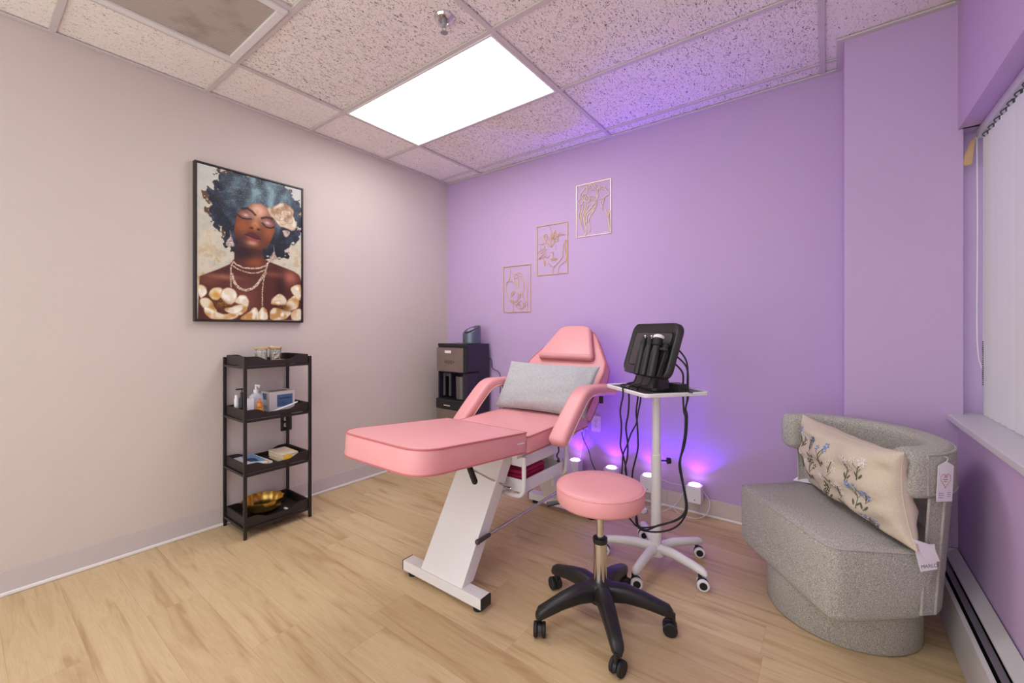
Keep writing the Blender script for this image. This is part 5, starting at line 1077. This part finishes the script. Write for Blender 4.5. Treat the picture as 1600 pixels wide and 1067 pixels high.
# ------------------------------------------------------------------ flowered pillow on the chair
_sb = lambda s_, b_, z_: cc+V((.6, -.8, 0))*s_+V((.8, .6, 0))*b_+V((0, 0, z_))
PBL, PBR = _sb(-.225, .075, .452), _sb(.374, -.022, .452)
ax_x = (PBR-PBL).normalized(); L_ = (PBR-PBL).length
back = V((.8, .6, 0)); up_ = (V((0, 0, .96))-back*.12).normalized(); up_ = (up_-ax_x*up_.dot(ax_x)).normalized(); nz = ax_x.cross(up_)
pw, ph_ = L_*1.04, .322
b, sf, ed = pillow(pw, ph_, .16, 11, .17, 44, 26, .013)
o_ = (PBL+PBR)/2+up_*(ph_/2-.004)-V((.8, .6, 0))*.02
mP = M(((ax_x.x, up_.x, nz.x, o_.x), (ax_x.y, up_.y, nz.y, o_.y), (ax_x.z, up_.z, nz.z, o_.z), (0, 0, 0, 1)))
t = thing('embroidered_pillow', 'beige linen pillow with embroidered wildflowers on the grey tweed armchair', 'pillow', (PBL+PBR)/2)
cu = obj('cushion', xfm(b, mP), 'linen', t, ang=80)
obj('seam', B().tube([mP @ p for p in ed], .002, 6, closed=True, smooth=0), 'linen', t)
# embroidery: u in [-1,1] left-right, v in [-1,1] bottom-top
KS = ('olive', 'blue', 'teal', 'offwhite', 'lav'); E = {}
def pt(u, v, lift=.0012):
    u = max(-.97, min(.97, u)); v = max(-.96, min(.96, v)); e = .01
    p = sf(u, v, 1); n = (sf(min(u+e, .99), v, 1)-p).cross(sf(u, min(v+e, .99), 1)-p).normalized(); return mP @ (p+n*lift), (mP.to_3x3() @ n)
def stem(pts, r=.0015, k='olive'): E[k].tube([pt(*p)[0] for p in pts], r, 5, smooth=3)
def disc(u, v, r, k, sx=1., rot=0.):
    p, n = pt(u, v, .0016); q = n.to_track_quat('Z', 'Y').to_matrix().to_4x4()
    E[k].lathe([(0, -.0004), (r, -.0004), (r*.8, .0008), (0, .0012)], seg=8, mx=M.Translation(p) @ q @ M.Rotation(rot, 4, 'Z') @ M.Scale(sx, 4, (0, 1, 0)))
def bloom(u, v, r, k, n=5):
    for i in range(n):
        a = 2*PI*i/n+u*7; disc(u+math.cos(a)*r/(pw/2)*.9, v+math.sin(a)*r/(ph_/2)*.9, r*.62, k, .55, a)
    disc(u, v, r*.3, 'offwhite')
def spray(u, v, h, lean, k, heads=4, leaves=True, seed=0):
    rs = random.Random(seed); tip = (u+lean, v+h); m = (u+lean*.35, v+h*.55)
    stem([(u, v), m, tip]); bloom(tip[0], tip[1], .0105, k)
    for i in range(heads-1):
        f = .4+.5*i/heads; sdv = (-1)**i; bx_, by_ = u+lean*f*.8, v+h*f; ex, ey = bx_+sdv*(.05+.03*rs.random()), by_+h*(.25+.2*rs.random())
        stem([(bx_, by_), ((bx_+ex)/2+sdv*.01, (by_+ey)/2), (ex, ey)], .0008); bloom(ex, ey, .0085, k, 5)
    if leaves:
        for sdv in (-1, 1): disc(u+sdv*.04+lean*.2, v+h*.22, .013, 'olive', .32, 1.57-sdv*.7)
for i, a in enumerate(((-.86, .30, .42, .10, 'blue', 4), (-.88, -.42, .55, .0, 'lav', 5), (-.66, .28, .34, .07, 'offwhite', 5), (-.62, -.62, .72, -.02, 'offwhite', 5), (-.40, .05, .60, .04, 'teal', 4), (-.38, -.45, .46, -.03, 'olive', 3), (-.13, .05, .58, .10, 'blue', 4), (.06, -.30, .62, .04, 'offwhite', 3), (-.06, -.80, .62, -.06, 'offwhite', 5), (.16, -.78, .60, .06, 'offwhite', 4), (.36, .02, .52, .02, 'offwhite', 5), (.50, -.52, .50, -.10, 'blue', 4), (.60, -.50, .42, .06, 'blue', 4), (.62, -.90, .24, -.02, 'lav', 3), (.58, .18, .46, .05, 'offwhite', 4), (-.20, -.78, .3, .08, 'olive', 2))):
    E = {k: B() for k in KS}; spray(*a[:5], heads=a[5], seed=i); allb = B()
    for mi, k in enumerate(KS):
        n0 = len(allb.m.faces); allb.merge(E[k]); allb.m.faces.ensure_lookup_table()
        for f_ in allb.m.faces[n0:]: f_.material_index = mi
    obj('embroidered_sprig', allb, KS, cu, smooth=False)
def card(pts, off, name, par):
    """thin paper card from (along-back, height) corners, hanging beside the seat edge"""
    m_ = M(((.8, 0, .6, 0), (.6, 0, -.8, 0), (0, 1, 0, 0), (0, 0, 0, 1)))
    m_ = M.Translation(cc+V((.6, -.8, 0))*off) @ m_
    return obj(name, B().prism(pts, 0, .0011, mx=m_), 'paper', par, smooth=False), m_
c2, m2 = card([(-.046, .466), (.023, .468), (.032, .386), (-.023, .378)], .374, 'paper_tag', t)
c1, m1 = card([(-.052, .487), (.017, .464), (.038, .413), (-.006, .411)], .3765, 'paper_tag', t)
obj('tag_lettering', B().merge(text_b('MARLO', .0165), m2 @ M.Translation((.0055, .396, .0012)) @ M.Rotation(R(6), 4, 'Z')), 'ink', c2, smooth=False)
m3 = M.Translation(_sb(-.262, .05, .446)) @ M.Rotation(R(-15), 4, 'Z') @ M.Rotation(R(24), 4, 'X')
obj('care_label', B().prism([(-.05, -.02), (.035, -.012), (.03, .018), (-.035, .022)], 0, .0011, mx=m3), 'paper', t, smooth=False)
